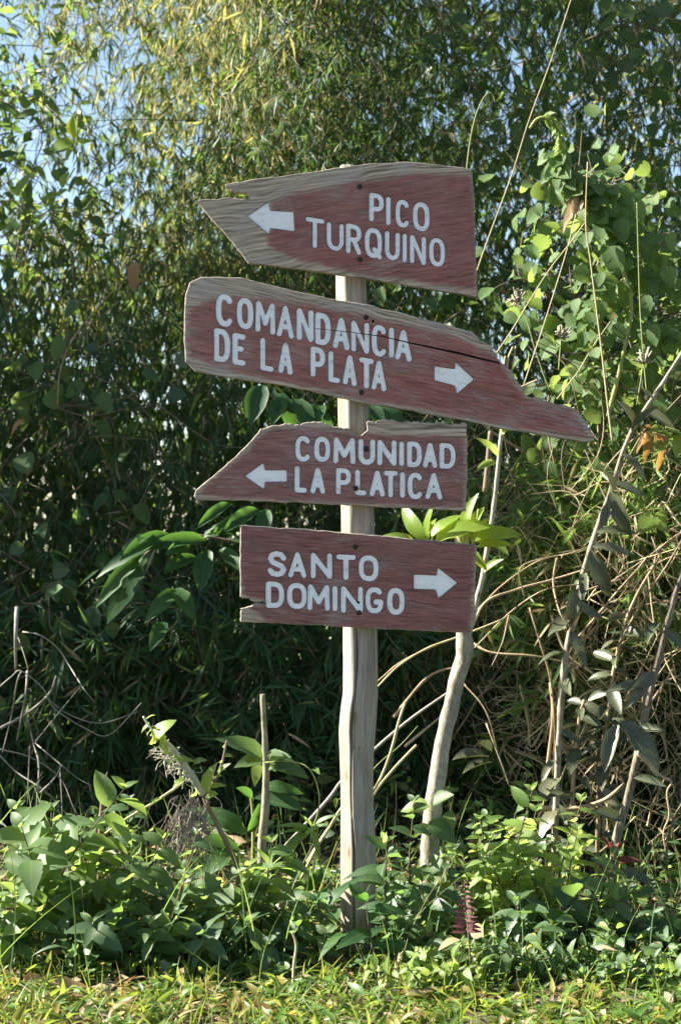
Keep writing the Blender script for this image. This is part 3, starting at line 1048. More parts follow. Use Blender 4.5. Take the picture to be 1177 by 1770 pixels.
    for (a, b), c in emap.items():
        o = emap.get((b, a))
        if c == 'face' and o not in ('face', 'bevel'):
            dep = DP if isinstance(o, int) else (DC if o == 'crack' else None)
            if dep is None:
                continue
            q = len(wv)
            wv += [pos[a], pos[b], pos[b] + (0, dep, 0), pos[a] + (0, dep, 0)]
            wf.append((q + 1, q, q + 3, q + 2))
            wm.append(1)
    if wf:
        board.add(np.array(wv), [np.array(wf)], 1)
    # rim: front edge slightly rounded, then straight back
    O = np.array(polys[0])
    ar2 = np.sum(O[:, 0] * np.roll(O[:, 1], -1) - np.roll(O[:, 0], -1) * O[:, 1])
    if ar2 < 0:
        O = O[::-1]
    tg = nrm(np.roll(O, -1, 0) - np.roll(O, 1, 0))
    nn = np.stack((tg[:, 1], -tg[:, 0]), -1)
    oy = .0035 * vnoise(np.stack((O[:, 0], O[:, 1], np.full(len(O), seed * 2.1)), -1), 3.0) + .0012 * vnoise(np.stack((O[:, 0], O[:, 1], np.full(len(O), seed * 2.1)), -1), 18)
    rg = .0012 * vnoise(np.stack((O[:, 0], O[:, 1], O[:, 0] * 0 + 2), -1), 60)[:, None]
    rings = [np.stack((O[:, 0], oy, O[:, 1]), -1)]
    for off, dy in ((.0016, .0016), (.0024, .006), (.002, .018), (0, TH)):
        q = O + nn * (off + rg)
        rings.append(np.stack((q[:, 0], oy + dy, q[:, 1]), -1))
    k = len(O)
    i = np.arange(4)[:, None] * k + np.arange(k)[None, :]
    j = np.arange(4)[:, None] * k + (np.arange(k)[None, :] + 1) % k
    board.add(np.concatenate(rings), [np.stack((i, i + k, j + k, j), -1).reshape(-1, 4)], 2)
    # back
    board.add(rings[-1], [np.array(geometry.tessellate_polygon([[Vector((p[0], p[1], 0)) for p in O]]))], 2)
    # floor of the crack
    ck = [ccw(f) for f, c in zip(cf, cls) if c == 'crack']
    if ck:
        board.add(pos + (0, DC, 0), [np.array(ck)], 1)
    bo = board.build('sign_board', [board_material('worn_red_paint', red, seed, strong), M_GROOVE, M_EDGE], post_root)
    bo.location = cw - PR
    bo.rotation_euler = (0, R(tilt) * -1, 0)
    tag(bo, label)
    for li, ch in enumerate(specs):
        ff = [ccw(f) for f, c in zip(cf, cls) if c == li]
        if not ff:
            continue
        ids = sorted({x for f in ff for x in f})
        mp = {x: i for i, x in enumerate(ids)}
        lm = MB()
        lm.add(pos[ids] + (0, DP, 0), [np.array([[mp[x] for x in f] for f in ff])], 0)
        lo = lm.build('arrow' if ch == 'arrow' else 'letter', M_WHITE, bo)
        if ch != 'arrow':
            lo['label'] = 'white letter ' + ch
    for (px, py) in nails:
        nm = MB()
        x, z = loc((px, py))
        y = float(.0035 * vnoise(np.array([[x, z, seed * 2.1]]), 3.0)[0])
        v, f = [], []
        for r_, dy in ((.0070, .0004), (.0074, -.0014), (.0050, -.0032)):
            v += [(x + r_ * math.cos(a), y + dy, z + r_ * math.sin(a)) for a in np.linspace(0, 2 * PI, 10, endpoint=False)]
        for r0 in (0, 10):
            f += [(r0 + a, r0 + (a + 1) % 10, r0 + 10 + (a + 1) % 10, r0 + 10 + a) for a in range(10)]
        f.append(tuple(range(20, 30)))
        nm.add(v, f, 0)
        nm.build('nail', M['nail'], bo)
    return bo


def crop(ox, oy, s):
    return lambda pts: [(ox + x / s, oy + y / s) for x, y in pts]


def line(word, xs, ox, oy, s, slope):
    """xs: (x0, x1, top, bottom) of each letter in a zoomed crop"""
    return [(ch, ox + a / s, ox + b / s, oy + t / s, oy + u / s, slope) for ch, (a, b, t, u) in zip(word, xs)]


# board 1
c1 = crop(320, 260, 2.263)
out1 = c1([(45, 197), (110, 196), (180, 183), (255, 190), (238, 173), (195, 160), (158, 135), (250, 118), (450, 92), (650, 62), (760, 50), (870, 46), (1000, 58), (1118, 73), (1128, 200), (1140, 570), (1000, 548), (700, 497), (450, 462), (250, 438), (180, 350), (110, 270), (85, 240)])
paint1 = c1([(340, 205), (430, 172), (560, 150), (700, 118), (900, 92), (1060, 92), (1122, 100), (1132, 200), (1142, 548), (1000, 528), (700, 484), (500, 444), (390, 408), (330, 372), (322, 330), (350, 280)])
w1 = [line('PICO', [(720, 777, 168, 279), (786, 804, 181, 291), (822, 879, 193, 301), (891, 956, 202, 314)], 320, 260, 2.263, .17),
      line('TURQUINO', [(471, 545, 264, 382), (554, 621, 284, 392), (629, 689, 289, 405), (702, 770, 303, 419), (781, 840, 317, 428), (849, 867, 324, 437), (879, 942, 333, 444), (953, 1016, 342, 453)], 320, 260, 2.263, .17)]
make_board('topmost board reading PICO TURQUINO, pointed at the left end with a bare grey edge', out1, paint1, 8, (.275, .110, .089), 1, w1,
           c1([(245, 257), (325, 203), (333, 236), (424, 241), (428, 315), (333, 303), (327, 327)]), c1([(682, 142), (684, 427)]), None, rough=(0, 1, 2, 3, 4, 5), sw=7.9)
# board 2
c2_ = crop(300, 460, 1.5487)
out2 = c2_([(32, 110), (36, 75), (45, 45), (75, 30), (180, 33), (300, 62), (430, 90), (515, 105), (600, 125), (740, 160), (800, 178), (818, 196), (850, 215), (877, 258), (910, 300), (950, 350), (1000, 362), (1070, 380), (1090, 400), (1125, 465), (1100, 470), (870, 432), (780, 412), (500, 362), (300, 318), (110, 290), (60, 280), (35, 255), (30, 200)])
paint2 = c2_([(44, 118), (100, 92), (180, 82), (300, 92), (430, 118), (540, 140), (640, 163), (740, 188), (800, 210), (865, 240), (905, 305), (945, 358), (1000, 368), (1060, 384), (1095, 430), (1110, 462), (870, 424), (780, 404), (500, 354), (300, 310), (180, 285), (110, 262), (46, 240), (40, 180)])
w2 = [line('COMANDANCIA', [(114, 161, 75, 161), (169, 214, 85, 168), (219, 273, 95, 179), (276, 323, 105, 191), (330, 375, 115, 200), (379, 421, 126, 211), (426, 471, 138, 222), (475, 524, 148, 232), (530, 572, 157, 242), (577, 589, 164, 245), (592, 637, 170, 253)], 300, 460, 1.5487, .19),
      line('DE LA PLATA'.replace(' ', ''), [(108, 152, 168, 256), (158, 193, 180, 264), (232, 269, 193, 280), (280, 319, 205, 288), (366, 406, 217, 299), (414, 446, 228, 311), (453, 491, 238, 319), (496, 536, 246, 327), (529, 570, 252, 333)], 300, 460, 1.5487, .19)]
make_board('second board from the top reading COMANDANCIA DE LA PLATA, long with a broken pointed right end and a split', out2, paint2, -12, (.295, .113, .089), 2, w2,
           c2_([(698, 268), (752, 276), (754, 257), (803, 303), (758, 341), (752, 319), (698, 305)]), c2_([(515, 137), (503, 338)]),
           c2_([(380, 166), (480, 176), (560, 187), (640, 205), (760, 229), (870, 257), (874, 263), (760, 236), (640, 209), (560, 189.5), (480, 178), (380, 167.5)]), rough=(11, 12, 13, 14, 15, 16, 17, 18), sw=9.2, amp=1.1, strong=1.3, holes=((644.5, 555, 2.6),))
# board 3
c3_ = crop(320, 700, 2.263)
out3 = c3_([(38, 358), (45, 335), (130, 262), (220, 185), (300, 100), (345, 73), (400, 78), (450, 84), (520, 70), (580, 85), (640, 92), (652, 112), (664, 121), (690, 120), (714, 100), (712, 68), (800, 60), (880, 66), (960, 70), (1098, 76), (1100, 240), (1095, 412), (700, 392), (400, 378), (150, 370), (48, 367)])
paint3 = c3_([(52, 352), (60, 335), (140, 268), (228, 192), (306, 108), (350, 88), (450, 94), (580, 98), (700, 112), (780, 118), (1000, 120), (1090, 126), (1094, 240), (1088, 405), (700, 386), (400, 373), (150, 364)])
w3 = [line('COMUNIDAD', [(430, 493, 120, 221), (504, 568, 124, 222), (579, 666, 127, 229), (677, 743, 133, 233), (751, 826, 137, 237), (836, 856, 142, 238), (867, 926, 143, 243), (929, 986, 148, 246), (994, 1058, 149, 249)], 320, 700, 2.263, .045),
      line('LA PLATICA'.replace(' ', ''), [(428, 476, 240, 343), (490, 548, 245, 347), (590, 649, 247, 351), (664, 709, 253, 353), (721, 781, 256, 358), (776, 831, 257, 362), (840, 860, 262, 362), (869, 931, 264, 368), (939, 1006, 265, 369)], 320, 700, 2.263, .045)]
make_board('third board from the top reading COMUNIDAD LA PLATICA, slanted left end and a ragged notched top edge', out3, paint3, -2.5, (.255, .110, .096), 3, w3,
           c3_([(235, 278), (306, 227), (313, 256), (397, 255), (398, 299), (313, 300), (308, 329)]), c3_([(708, 170), (668, 326)]), None, rough=(4, 5, 6, 7, 8, 9, 15, 16, 17, 18), sw=8.6)
# board 4
c4_ = crop(390, 880, 2.5587)
out4 = c4_([(68, 73), (300, 90), (500, 105), (800, 132), (1108, 160), (1100, 330), (1090, 545), (600, 523), (300, 506), (68, 496), (65, 436), (110, 429), (150, 422), (180, 421), (166, 402), (110, 403), (68, 386), (66, 240)])
paint4 = c4_([(60, 60), (1105, 150), (1094, 330), (1084, 560), (600, 535), (180, 510), (170, 480), (110, 455), (100, 425), (160, 424), (168, 402), (110, 398), (72, 372), (72, 335), (66, 320)])
w4 = [line('SANTO', [(184, 270, 187, 300), (276, 357, 190, 304), (376, 471, 194, 308), (488, 576, 202, 314), (588, 676, 205, 319)], 390, 880, 2.5587, .04),
      line('DOMINGO', [(178, 259, 321, 438), (272, 359, 327, 442), (361, 462, 333, 448), (472, 497, 339, 452), (509, 607, 341, 461), (617, 698, 345, 461), (714, 791, 349, 467)], 390, 880, 2.5587, .04)]
make_board('lowest board reading SANTO DOMINGO, plain rectangle with a broken notch at its lower left', out4, paint4, -4, (.24, .096, .083), 4, w4,
           c4_([(832, 290), (933, 294), (937, 259), (1023, 326), (940, 394), (929, 356), (832, 352)]), c4_([(573, 167), (590, 458)]), None, rough=(9, 10, 11, 12, 13, 14, 15), sw=8.9,
           holes=((390 + 587 / 2.5587, 880 + 413 / 2.5587, 2.6),))


# ---------------------------------------------------------------- single plants: helpers
LEAF = {}


def leaf_mesh(name, mat, prof, hwid, droop, fold, wav=0.0, rows=6, nvar=5):
    """a few shapes of one leaf kind, unit length, base at the origin, tip along +Y, shared by all its copies"""
    out = []
    for i in range(nvar):
        v, fa, lu, lv = leaf_shape(prof, rows, droop * (0.3 + .5 * i), fold * (1.3 - .22 * i), wav * (.6 + .3 * i))
        v = np.stack((v[:, 0] * hwid, v[:, 1], v[:, 2] + hwid * v[:, 3]), -1)
        mb = MB()
        mb.add(v, fa, 0, 0, lu, lv, True)
        out.append(mb.mesh(name, [M[mat]]))
    LEAF[name] = out


leaf_mesh('ovate', 'weed', P_ovate, .29, .25, .5, .015)
leaf_mesh('ovate_dark', 'weed_dark', P_ovate, .27, .25, .5, .015)
leaf_mesh('ovate_lime', 'weed_lime', P_ovate, .24, .25, .5, .015)
leaf_mesh('round', 'vine', P_heart, .40, .2, .3, .03)
leaf_mesh('round_weed', 'weed', P_heart, .40, .2, .3, .03)
leaf_mesh('lance', 'weed_dark', P_lance, .15, .3, .6, .01)
leaf_mesh('lance_lime', 'weed_lime', P_lance, .15, .3, .6, .01)
leaf_mesh('broad', 'broad', P_ellip, .19, .35, .6, .02, 8)
leaf_mesh('sprout', 'sprout', P_ellip, .19, .3, .7, .01, 8)
leaf_mesh('leather', 'leather', P_ellip, .17, .25, .8, .02, 7)
leaf_mesh('red', 'red_leaf', P_lance, .12, .2, .6, .0)
leaf_mesh('grassy', 'grassy', P_lance, .07, .3, .5, .0)
leaf_mesh('fern', 'fern', P_lance, .17, .1, .2)
leaf_mesh('orange', 'orange', P_ellip, .2, .6, 1.2, .05)
leaf_mesh('dry', 'dry', P_ellip, .22, .5, 1.0, .06)
leaf_mesh('blade', 'grass', P_blade, .06, .5, .5, .0)


class Plant:
    def __init__(s, name, label, cat, base, group=None):
        s.b = Vector(base)
        s.r = thing(name, label, cat, s.b, group)
        s.paths = []

    def stem(s, path, rad, mat='stem_brown', k=6, name='stem', knob=0.0, n=6, sm=True):
        p = smooth_path(path, n) if sm else np.array([tuple(q) for q in path])
        s.paths.append(p)
        mb = MB()
        tube(mb, p - np.array(s.b), rad, k, 0, rnd.random(), True, knob, rnd.random() * 9)
        return mb.build(name, M[mat], s.r)

    def stems(s, items, mat='stem_brown', k=5, name='stem', knob=0.0):
        mb = MB()
        for path, rad in items:
            p = smooth_path(path, 5)
            s.paths.append(p)
            tube(mb, p - np.array(s.b), rad, k, 0, rnd.random(), True, knob, rnd.random() * 9)
        return mb.build(name, M[mat], s.r)

    def leaf(s, kind, base, d, nr=(0, -.4, .9), L=.06, w=1.0, name='leaf'):
        me = rnd.choice(LEAF[kind])
        Y = Vector(d).normalized()
        Z = Vector(nr)
        X = Y.cross(Z)
        if X.length < 1e-4:
            X = Y.cross(Vector((1, .2, .1)))
        X.normalize()
        Z = X.cross(Y)
        o = bpy.data.objects.new(name, me)
        COL.objects.link(o)
        o.parent = s.r
        mt = Matrix((X * L * w, Y * L, Z * L)).transposed().to_4x4()
        mt.translation = Vector(base) - s.b
        o.matrix_basis = mt
        return o

    def leaf_to(s, kind, p0, p1, w=1.0, nr=(0, -.6, .7)):
        p0, p1 = Vector(p0), Vector(p1)
        return s.leaf(kind, p0, p1 - p0, nr, (p1 - p0).length, w)

    def along(s, path, n, t0, t1, kind, L, droop=.2, spread=1.0, w=(.85, 1.15), upn=.8, pairs=False, face=.35):
        p = np.asarray(path)
        for i in range(n):
            t = t0 + (t1 - t0) * (i + .5) / n
            q = t * (len(p) - 1)
            k = min(int(q), len(p) - 2)
            pos = p[k] + (p[k + 1] - p[k]) * (q - k)
            tg = nrm(p[k + 1] - p[k])
            a = i * 2.4 + rnd.uniform(-.4, .4)
            if pairs:
                a = (i // 2) * 1.57 + (i % 2) * PI + rnd.uniform(-.3, .3)
            e1 = nrm(np.cross(tg, (.3, .9, .1)))
            e2 = np.cross(tg, e1)
            d = spread * (math.cos(a) * e1 + math.sin(a) * e2) + tg * .45 + np.array([0, 0, -droop]) + rng.normal(0, .15, 3)
            nr = np.array([rnd.uniform(-.85, .15), -face + rnd.uniform(-.3, .3), upn])
            s.leaf(kind, pos, d, nr, rnd.uniform(L[0], L[1]), rnd.uniform(*w))


def on_ground(px, d):
    p = W(px, 885, d)
    return Vector((p.x, p.y, gz(p.x, p.y)))


# ---------------------------------------------------------------- mound of grassy bamboo and dead brush at the right
def mound_front(x, z):
    p = np.stack((x, z, 0 * x + 7), -1)
    return 6.75 - .95 * sstep(.25, .85, x) + .16 * vnoise(p, 1.9) + .35 * sstep(1.0, 1.7, z) + .12 * vnoise(p + 3, 4.5)


n = 2600
x = rng.uniform(.15, 2.6, n)
z = rng.uniform(.15, 1.75, n)
y = mound_front(x, z) + rng.random(n) ** 1.3 * .9
p = np.stack((x, y, z), -1)
top = 1.40 + .22 * vnoise(p, 1.4) - .5 * sstep(.55, .25, x) + .1 * sstep(.7, 1.3, x)
hole = np.exp(-((x - 1.05) ** 2) / .05 - ((z - .35) ** 2) / .07)
brush = sstep(1.05, .8, z)
keep = (z < top) & (rng.random(n) > np.clip(hole + brush * .86, 0, .97)) & (vnoise(p, 3.1) > -.3)
c = p[keep]
mb = MB()
sprays(mb, c, np.tile([-.3, -1.0, .1], (len(c), 1)), 6, (.07, .07, .08), (.06, .125), (0, 1, 2), lambda q: np.full(len(q), .10), .35, 8, S_BAMF, (.055, .085), 3)
tag(mb.build('bamboo_grass', [M['grassy'], M['bamboo_gold'], M['bamboo_dead'], M['straw']]), 'sunlit mound of grassy green bamboo leaves to the right of the boards', 'bamboo grass', kind='stuff')

# dark backing growth low behind the brush
n = 900
x = rng.uniform(.2, 2.6, n)
z = rng.uniform(.1, 1.15, n)
c = np.stack((x, mound_front(x, z) + rng.uniform(.45, 1.1, n), z), -1)
mb = MB()
sprays(mb, c, np.tile([-.3, -1.0, .0], (len(c), 1)), 5, (.07, .07, .08), (.06, .12), (0, 1, 2), lambda q: np.full(len(q), .04), .5, 7, S_BAMF, (.055, .085), 3)
# strands of dead vine, looping and crossing
for k in range(760):
    x0 = rng.uniform(.3, 1.75)
    z0 = rng.uniform(.15, 1.3) if rng.random() < .8 else rng.uniform(.9, 1.45)
    y0 = float(mound_front(np.array([x0]), np.array([z0]))[0]) - rng.uniform(-.25, .2)
    a = rng.normal(.45, .9)
    l = rng.uniform(.12, .5)
    d = np.array([math.cos(a), rng.normal(0, .25), math.sin(a)])
    bow = np.array([rng.normal(0, .05), rng.normal(0, .05), rng.normal(-.03, .07)])
    q0 = np.array([x0, y0, z0])
    pts = [q0, q0 + d * l * .35 + bow, q0 + d * l * .7 + bow * 1.3 + rng.normal(0, .02, 3), q0 + d * l + rng.normal(0, .05, 3) + np.array([0, 0, -.04])]
    r = rng.choice([.0014, .002, .003, .0048], p=[.34, .33, .24, .09])
    tube(mb, smooth_path(pts, 4), [r, r * .9, r * .5], 4, rng.choice([4, 3]), rng.random(), False)
# whorls of dead leaves in the brush
c = []
for k in range(90):
    x0, z0 = rng.uniform(.35, 1.6), rng.uniform(.3, 1.25)
    c.append((x0, float(mound_front(np.array([x0]), np.array([z0]))[0]) - rng.uniform(-.1, .1), z0))
c = np.array(c)
sprays(mb, c, np.tile([0, -.6, .0], (len(c), 1)), 2, (.03, .03, .03), (.04, .1), (2, 2, 2), None, .25, 8, S_BAMF, (.02, .05), 3)
tag(mb.build('dead_brush', [M['bamboo'], M['bamboo_gold'], M['bamboo_dead'], M['straw'], M['dead_vine']]), 'tangle of dead tan vines and twigs below the sunlit bamboo at the right', 'brush', kind='stuff')

# thick dead vines one can follow by eye across the brush
vines = [([(815, 1085), (840, 1040), (890, 1020), (960, 1000), (1010, 985)], 5.5, .006), ([(820, 1060), (870, 1010), (930, 970), (990, 955), (1050, 930)], 5.55, .004), ([(815, 1110), (850, 1128), (930, 1135), (1000, 1150)], 5.55, .006), ([(905, 1030), (900, 980), (965, 960), (970, 965)], 5.5, .003),
         ([(962, 965), (956, 1010), (968, 1060), (990, 1090)], 5.45, .005), ([(915, 1050), (930, 1100), (950, 1170), (958, 1260), (955, 1340)], 5.5, .005), ([(840, 1250), (870, 1330), (880, 1360)], 5.45, .004), ([(880, 1060), (868, 1110), (850, 1150)], 5.5, .003), ([(1000, 1100), (1060, 1030), (1100, 985), (1120, 960)], 5.55, .005),
         ([(995, 1100), (1040, 1060), (1080, 1020), (1085, 970)], 5.5, .003), ([(1110, 905), (1180, 870)], 5.55, .003), ([(820, 1120), (880, 1060), (940, 1020), (1000, 1010)], 5.48, .0035), ([(800, 1180), (840, 1230), (860, 1300)], 5.6, .004), ([(1070, 1110), (1110, 1040), (1150, 980), (1180, 930)], 5.4, .0045),
         ([(650, 1180), (700, 1140), (780, 1105)], 5.5, .004), ([(680, 1240), (740, 1170), (800, 1150)], 5.65, .007), ([(700, 1290), (760, 1240), (790, 1220)], 5.65, .006)]
vine_labels = ['lowest-starting thick dead vine rising right from the edge of the lowest board', 'slimmer dead vine arching over the thick one beside the lowest board', 'thick dead vine running level to the right below the lowest board', 'thin forked dead vine standing before the arching vines right of the lowest board', 'pale dead vine curving down along the tall pale leaning stem', 'long dead vine hanging straight down left of the tall pale leaning stem', 'dead vine bent like an elbow beside the cut sapling trunk', 'short thin dead vine drooping below the level vine', 'thick dead vine rising right from behind the tall pale leaning stem', 'thin dead vine crossing between the tall pale stem and the right-edge sapling', 'thin dead vine at the right edge just under the grassy bamboo', 'fine dead vine fanning out between the two arching ones by the lowest board', 'dead vine curving down just right of the cut sapling trunk', 'dead vine leaning up to the right edge beside the right-edge sapling', 'thin dead vine between the post and the cut sapling, under the lowest board', 'thick grey-tan dead vine behind the gap between post and cut sapling', 'lower thick dead vine behind the gap between post and cut sapling']
for k, (q, d, r) in enumerate(vines):
    o_ = Plant('dead_vine', vine_labels[k], 'vine', W(q[0][0], q[0][1], d), 'dead vines looping through the brush')
    o_.stem([W(x_, y_, d + rnd.uniform(-.04, .04)) for x_, y_ in q], [r * .75, r * .65, r * .4], 'dead_vine', 6, 'stem', .35)

# ---------------------------------------------------------------- cut sapling right behind the post
p = Plant('cut_sapling', 'cut crooked sapling trunk behind the lowest board with a bright yellow-green sprout on top', 'sapling', on_ground(742, 5.32))
D = 5.3
p.stem([W(738, 1700, D), W(742, 1530, D), (W(745, 1440, D)), W(753, 1360, D), W(768, 1270, D), W(784, 1200, D), W(797, 1150, D), W(803, 1120, D), W(801, 1060, D), W(800, 1000, D), W(798, 940, D), W(793, 900, D)],
       [.030, .029, .028, .026, .025, .023, .024, .026, .023, .022, .021, .019], 'trunk_pale', 14, 'trunk', .16, 6)
for (b, t, dd, wd) in [((718, 938), (664, 918), 0, .8), ((735, 935), (690, 880), .03, .9), ((738, 930), (705, 905), .06, 1.0), ((742, 930), (722, 888), -.04, .9), ((745, 928), (770, 882), -.02, 1.0), ((752, 935), (815, 880), -.06, 1.15), ((770, 932), (822, 895), .04, 1.0), ((740, 936), (742, 892), .08, .9), ((820, 935), (892, 908), -.03, .95), ((820, 938), (880, 918), .03, 1.0),
                     ((808, 930), (812, 852), .02, .9), ((812, 930), (830, 872), .06, .8), ((815, 940), (840, 890), .05, .7), ((762, 930), (758, 895), .07, .7), ((700, 940), (676, 935), .05, .9), ((825, 945), (872, 928), -.05, .8), ((818, 950), (838, 985), -.02, .8)]:
    p.leaf_to('sprout', W(*b, D - .04 + dd * .5), W(*t, D - .06 + dd), wd * 1.15, (rnd.uniform(-1, -.3), -.6, .5))
for (b, t) in [((742, 945), (752, 900)), ((815, 950), (826, 880)), ((800, 945), (795, 905))]:
    p.stem([W(*b, D - .03), W((b[0] + t[0]) / 2 + 2, (b[1] + t[1]) / 2, D - .03), W(*t, D - .02)], [.004, .002], 'stalk_green', 5, 'shoot')
# young leaves at the foot of the sapling
p.leaf_to('ovate_lime', W(742, 1395, D - .05), W(690, 1392, D - .03), 1.3)
p.leaf_to('ovate', W(748, 1390, D - .06), W(782, 1372, D - .1), 1.2)
p.leaf_to('ovate_dark', W(742, 1420, D - .06), W(784, 1440, D - .12), 1.3)
p.leaf_to('ovate_lime', W(740, 1425, D - .05), W(716, 1440, D - .1), .9)
p.leaf_to('ovate', W(770, 1440, D - .06), W(778, 1398, D - .05), 1.2)

# slim side stem and the broken stub behind
D = 5.36
p.stem([W(801, 1128, 5.31), W(812, 1085, 5.33), W(822, 1045, D), W(832, 1005, D), W(845, 930, D), W(855, 860, D), W(862, 790, D), W(868, 735, D)], [.010, .0095, .009, .0082, .0075, .007, .0065, .006], 'stem_pale', 8, 'branch', .2)
for (b, t) in [((858, 800), (822, 812)), ((861, 790), (838, 750)), ((866, 745), (860, 700)), ((836, 990), (868, 965)), ((845, 935), (880, 960)), ((866, 752), (884, 715))]:
    p.leaf_to('ovate_lime', W(*b, D - .01), W(*t, D - .05), .8)
p = Plant('broken_stub', 'short reddish broken stub behind the end of the third board', 'stub', W(838, 845, 5.52))
p.stem([W(838, 850, 5.52), W(843, 800, 5.52), W(848, 745, 5.52)], [.009, .009, .008], 'stem_brown', 8, 'stem', .1)

# ---------------------------------------------------------------- tall saplings with leathery leaves at the right
D = 5.5
p = Plant('leathery_shrub', 'tall pale leaning stem with dark leathery leaves right of the boards', 'shrub', on_ground(958, 5.52))
path = [W(955, 1650, D), W(958, 1480, D), W(962, 1350, D), W(972, 1180, D), W(985, 1090, D), W(1005, 1000, D), W(1035, 905, D), W(1055, 850, D), W(1083, 765, D), W(1112, 712, D), W(1150, 655, D), W(1185, 600, D)]
p.stem(path, [.011, .0108, .0105, .010, .0096, .0092, .0088, .0083, .008, .0075, .007, .006], 'stem_pale', 10, 'trunk', .26)
p.stem([W(945, 1330, D + .02), W(955, 1240, D + .02), W(950, 1180, D + .05)], [.006, .004], 'dead_vine', 6, 'branch')
for (b, t, wd) in [((1055, 845), (1082, 925), 1.0), ((1058, 852), (1048, 815), 1.1), ((1060, 835), (1108, 852), .9), ((1075, 785), (1118, 812), .9), ((1115, 705), (1165, 740), .8), ((1112, 700), (1100, 660), .9), ((1020, 950), (1052, 1030), 1.0), ((1023, 945), (1085, 940), .8),
                   ((1090, 748), (1135, 700), .7), ((1095, 735), (1072, 690), .8), ((1130, 690), (1090, 665), .7), ((1000, 1015), (980, 1080), .9), ((985, 1090), (1018, 1140), 1.0), ((1030, 920), (1088, 905), .8), ((1052, 870), (1040, 905), 1.1)]:
    p.leaf_to('leather', W(*b, D - .02), W(*t, D - .07), wd, (rnd.uniform(-.7, .2), -.7, .5))
p.along(p.paths[0], 16, .12, .5, 'leather', (.07, .11), .75, .9, upn=.6)
D = 5.45
p2 = Plant('leathery_shrub', 'pale straight sapling leaning out of the right edge of the picture', 'shrub', on_ground(1052, 5.47))
p2.stem([W(1050, 1640, D), W(1062, 1470, D), (W(1082, 1390, D)), W(1102, 1300, D), W(1122, 1200, D), W(1142, 1120, D), W(1160, 1050, D), W(1180, 985, D), W(1215, 880, D)], [.0125, .0125, .012, .0118, .0112, .0108, .010, .009, .008], 'stem_pale', 10, 'trunk', .26)
p2.stem([W(920, 1395, D + .12), W(985, 1398, D + .1), W(1040, 1385, D + .06), W(1080, 1355, D + .03)], [.008, .008, .007, .006], 'dead_vine', 6, 'branch')
for (b, t, wd) in [((1070, 1245), (1145, 1335), 1.15), ((1100, 1258), (1148, 1262), .9), ((1125, 1185), (1062, 1180), .8), ((1140, 1075), (1115, 1105), 1.0), ((1095, 1345), (1150, 1358), .8), ((1148, 1085), (1185, 1120), .9), ((1068, 1250), (1040, 1330), .9), ((1130, 1160), (1085, 1215), 1.0), ((1075, 1420), (1020, 1400), .9)]:
    p2.leaf_to('leather', W(*b, D - .02), W(*t, D - .08), wd, (rnd.uniform(-.7, .2), -.7, .5))
D = 5.62
p3 = Plant('leathery_shrub', 'low thicket stem with broad dull green leaves between the two pale leaning saplings', 'shrub', on_ground(1030, 5.6))
p3.stems([([W(1030, 1650, D), W(1035, 1350, D), W(1050, 1240, D), W(1062, 1150, D), W(1090, 1050, D), W(1140, 960, D)], [.008, .007, .006, .004]), ([W(985, 1650, D), W(988, 1400, D), W(1000, 1250, D), W(1010, 1210, D)], [.008, .007, .006]), ([W(1045, 1640, D), W(1042, 1400, D), W(1045, 1260, D)], [.006, .004])], 'dead_vine', 6, knob=.1)
for pa, nn, t0, t1 in ((p3.paths[0], 26, .15, .8), (p3.paths[1], 15, .2, 1.0), (p3.paths[2], 10, .3, 1)):
    p3.along(pa, nn, t0, t1, 'leather', (.065, .11), .55, 1.0, (.95, 1.4), .6)
# large dull leaves low on the shrub
for (b, t, wd) in [((965, 1345), (935, 1382), 1.7), ((985, 1375), (940, 1372), 1.5), ((960, 1400), (930, 1420), 1.6), ((975, 1420), (1010, 1450), 1.2), ((845, 1310), (786, 1300), 1.3), ((850, 1318), (800, 1325), 1.0), ((850, 1300), (826, 1275), 1.0)]:
    p3.leaf_to('leather', W(*b, 5.4), W(*t, 5.33), wd, (-.5, -.5, .7))

p = Plant('thorny_sprig', 'bent bare tan twig with small leaves at the right edge of the picture', 'twig', on_ground(1140, 5.3))
D = 5.3
p.stem([W(1140, 1630, D), W(1153, 1540, D), W(1150, 1470, D), W(1162, 1420, D), W(1180, 1385, D)], [.005, .005, .004, .003], 'stem_brown', 6, 'stem', .12)
p.stem([W(1152, 1480, D), W(1146, 1440, D), W(1156, 1410, D), W(1152, 1370, D), W(1160, 1352, D), W(1140, 1340, D), W(1100, 1300, D - .02)], [.002, .003, .003, .004, .006], 'dead_vine', 6, 'twig', .15)
p.along(p.paths[0], 14, .1, .8, 'lance', (.04, .06), .1, 1.0, (1.2, 1.6))
p = Plant('red_tipped_shoot', 'low red-tipped shoot with glossy round leaves before the dark gap at right', 'shoot', on_ground(1055, 5.25))
D = 5.25
p.stem([W(1055, 1640, D), W(1054, 1560, D), W(1057, 1500, D), W(1056, 1470, D)], [.005, .004, .003], 'bush_stem', 6)
for k, b, t, wd in [('red', (1056, 1475), (1052, 1445), 1.5), ('red', (1058, 1490), (1104, 1476), 1.3), ('red', (1055, 1480), (1066, 1450), 1.3), ('leather', (1060, 1510), (1128, 1525), 1.1), ('leather', (1052, 1520), (1032, 1535), 1.5), ('ovate', (1050, 1500), (1046, 1475), 1.0), ('leather', (1060, 1540), (1090, 1580), 1.4), ('leather', (1054, 1560), (1120, 1600), 1.2), ('leather', (1050, 1555), (1005, 1570), 1.5)]:
    p.leaf_to(k, W(*b, D), W(*t, D - .05), wd)

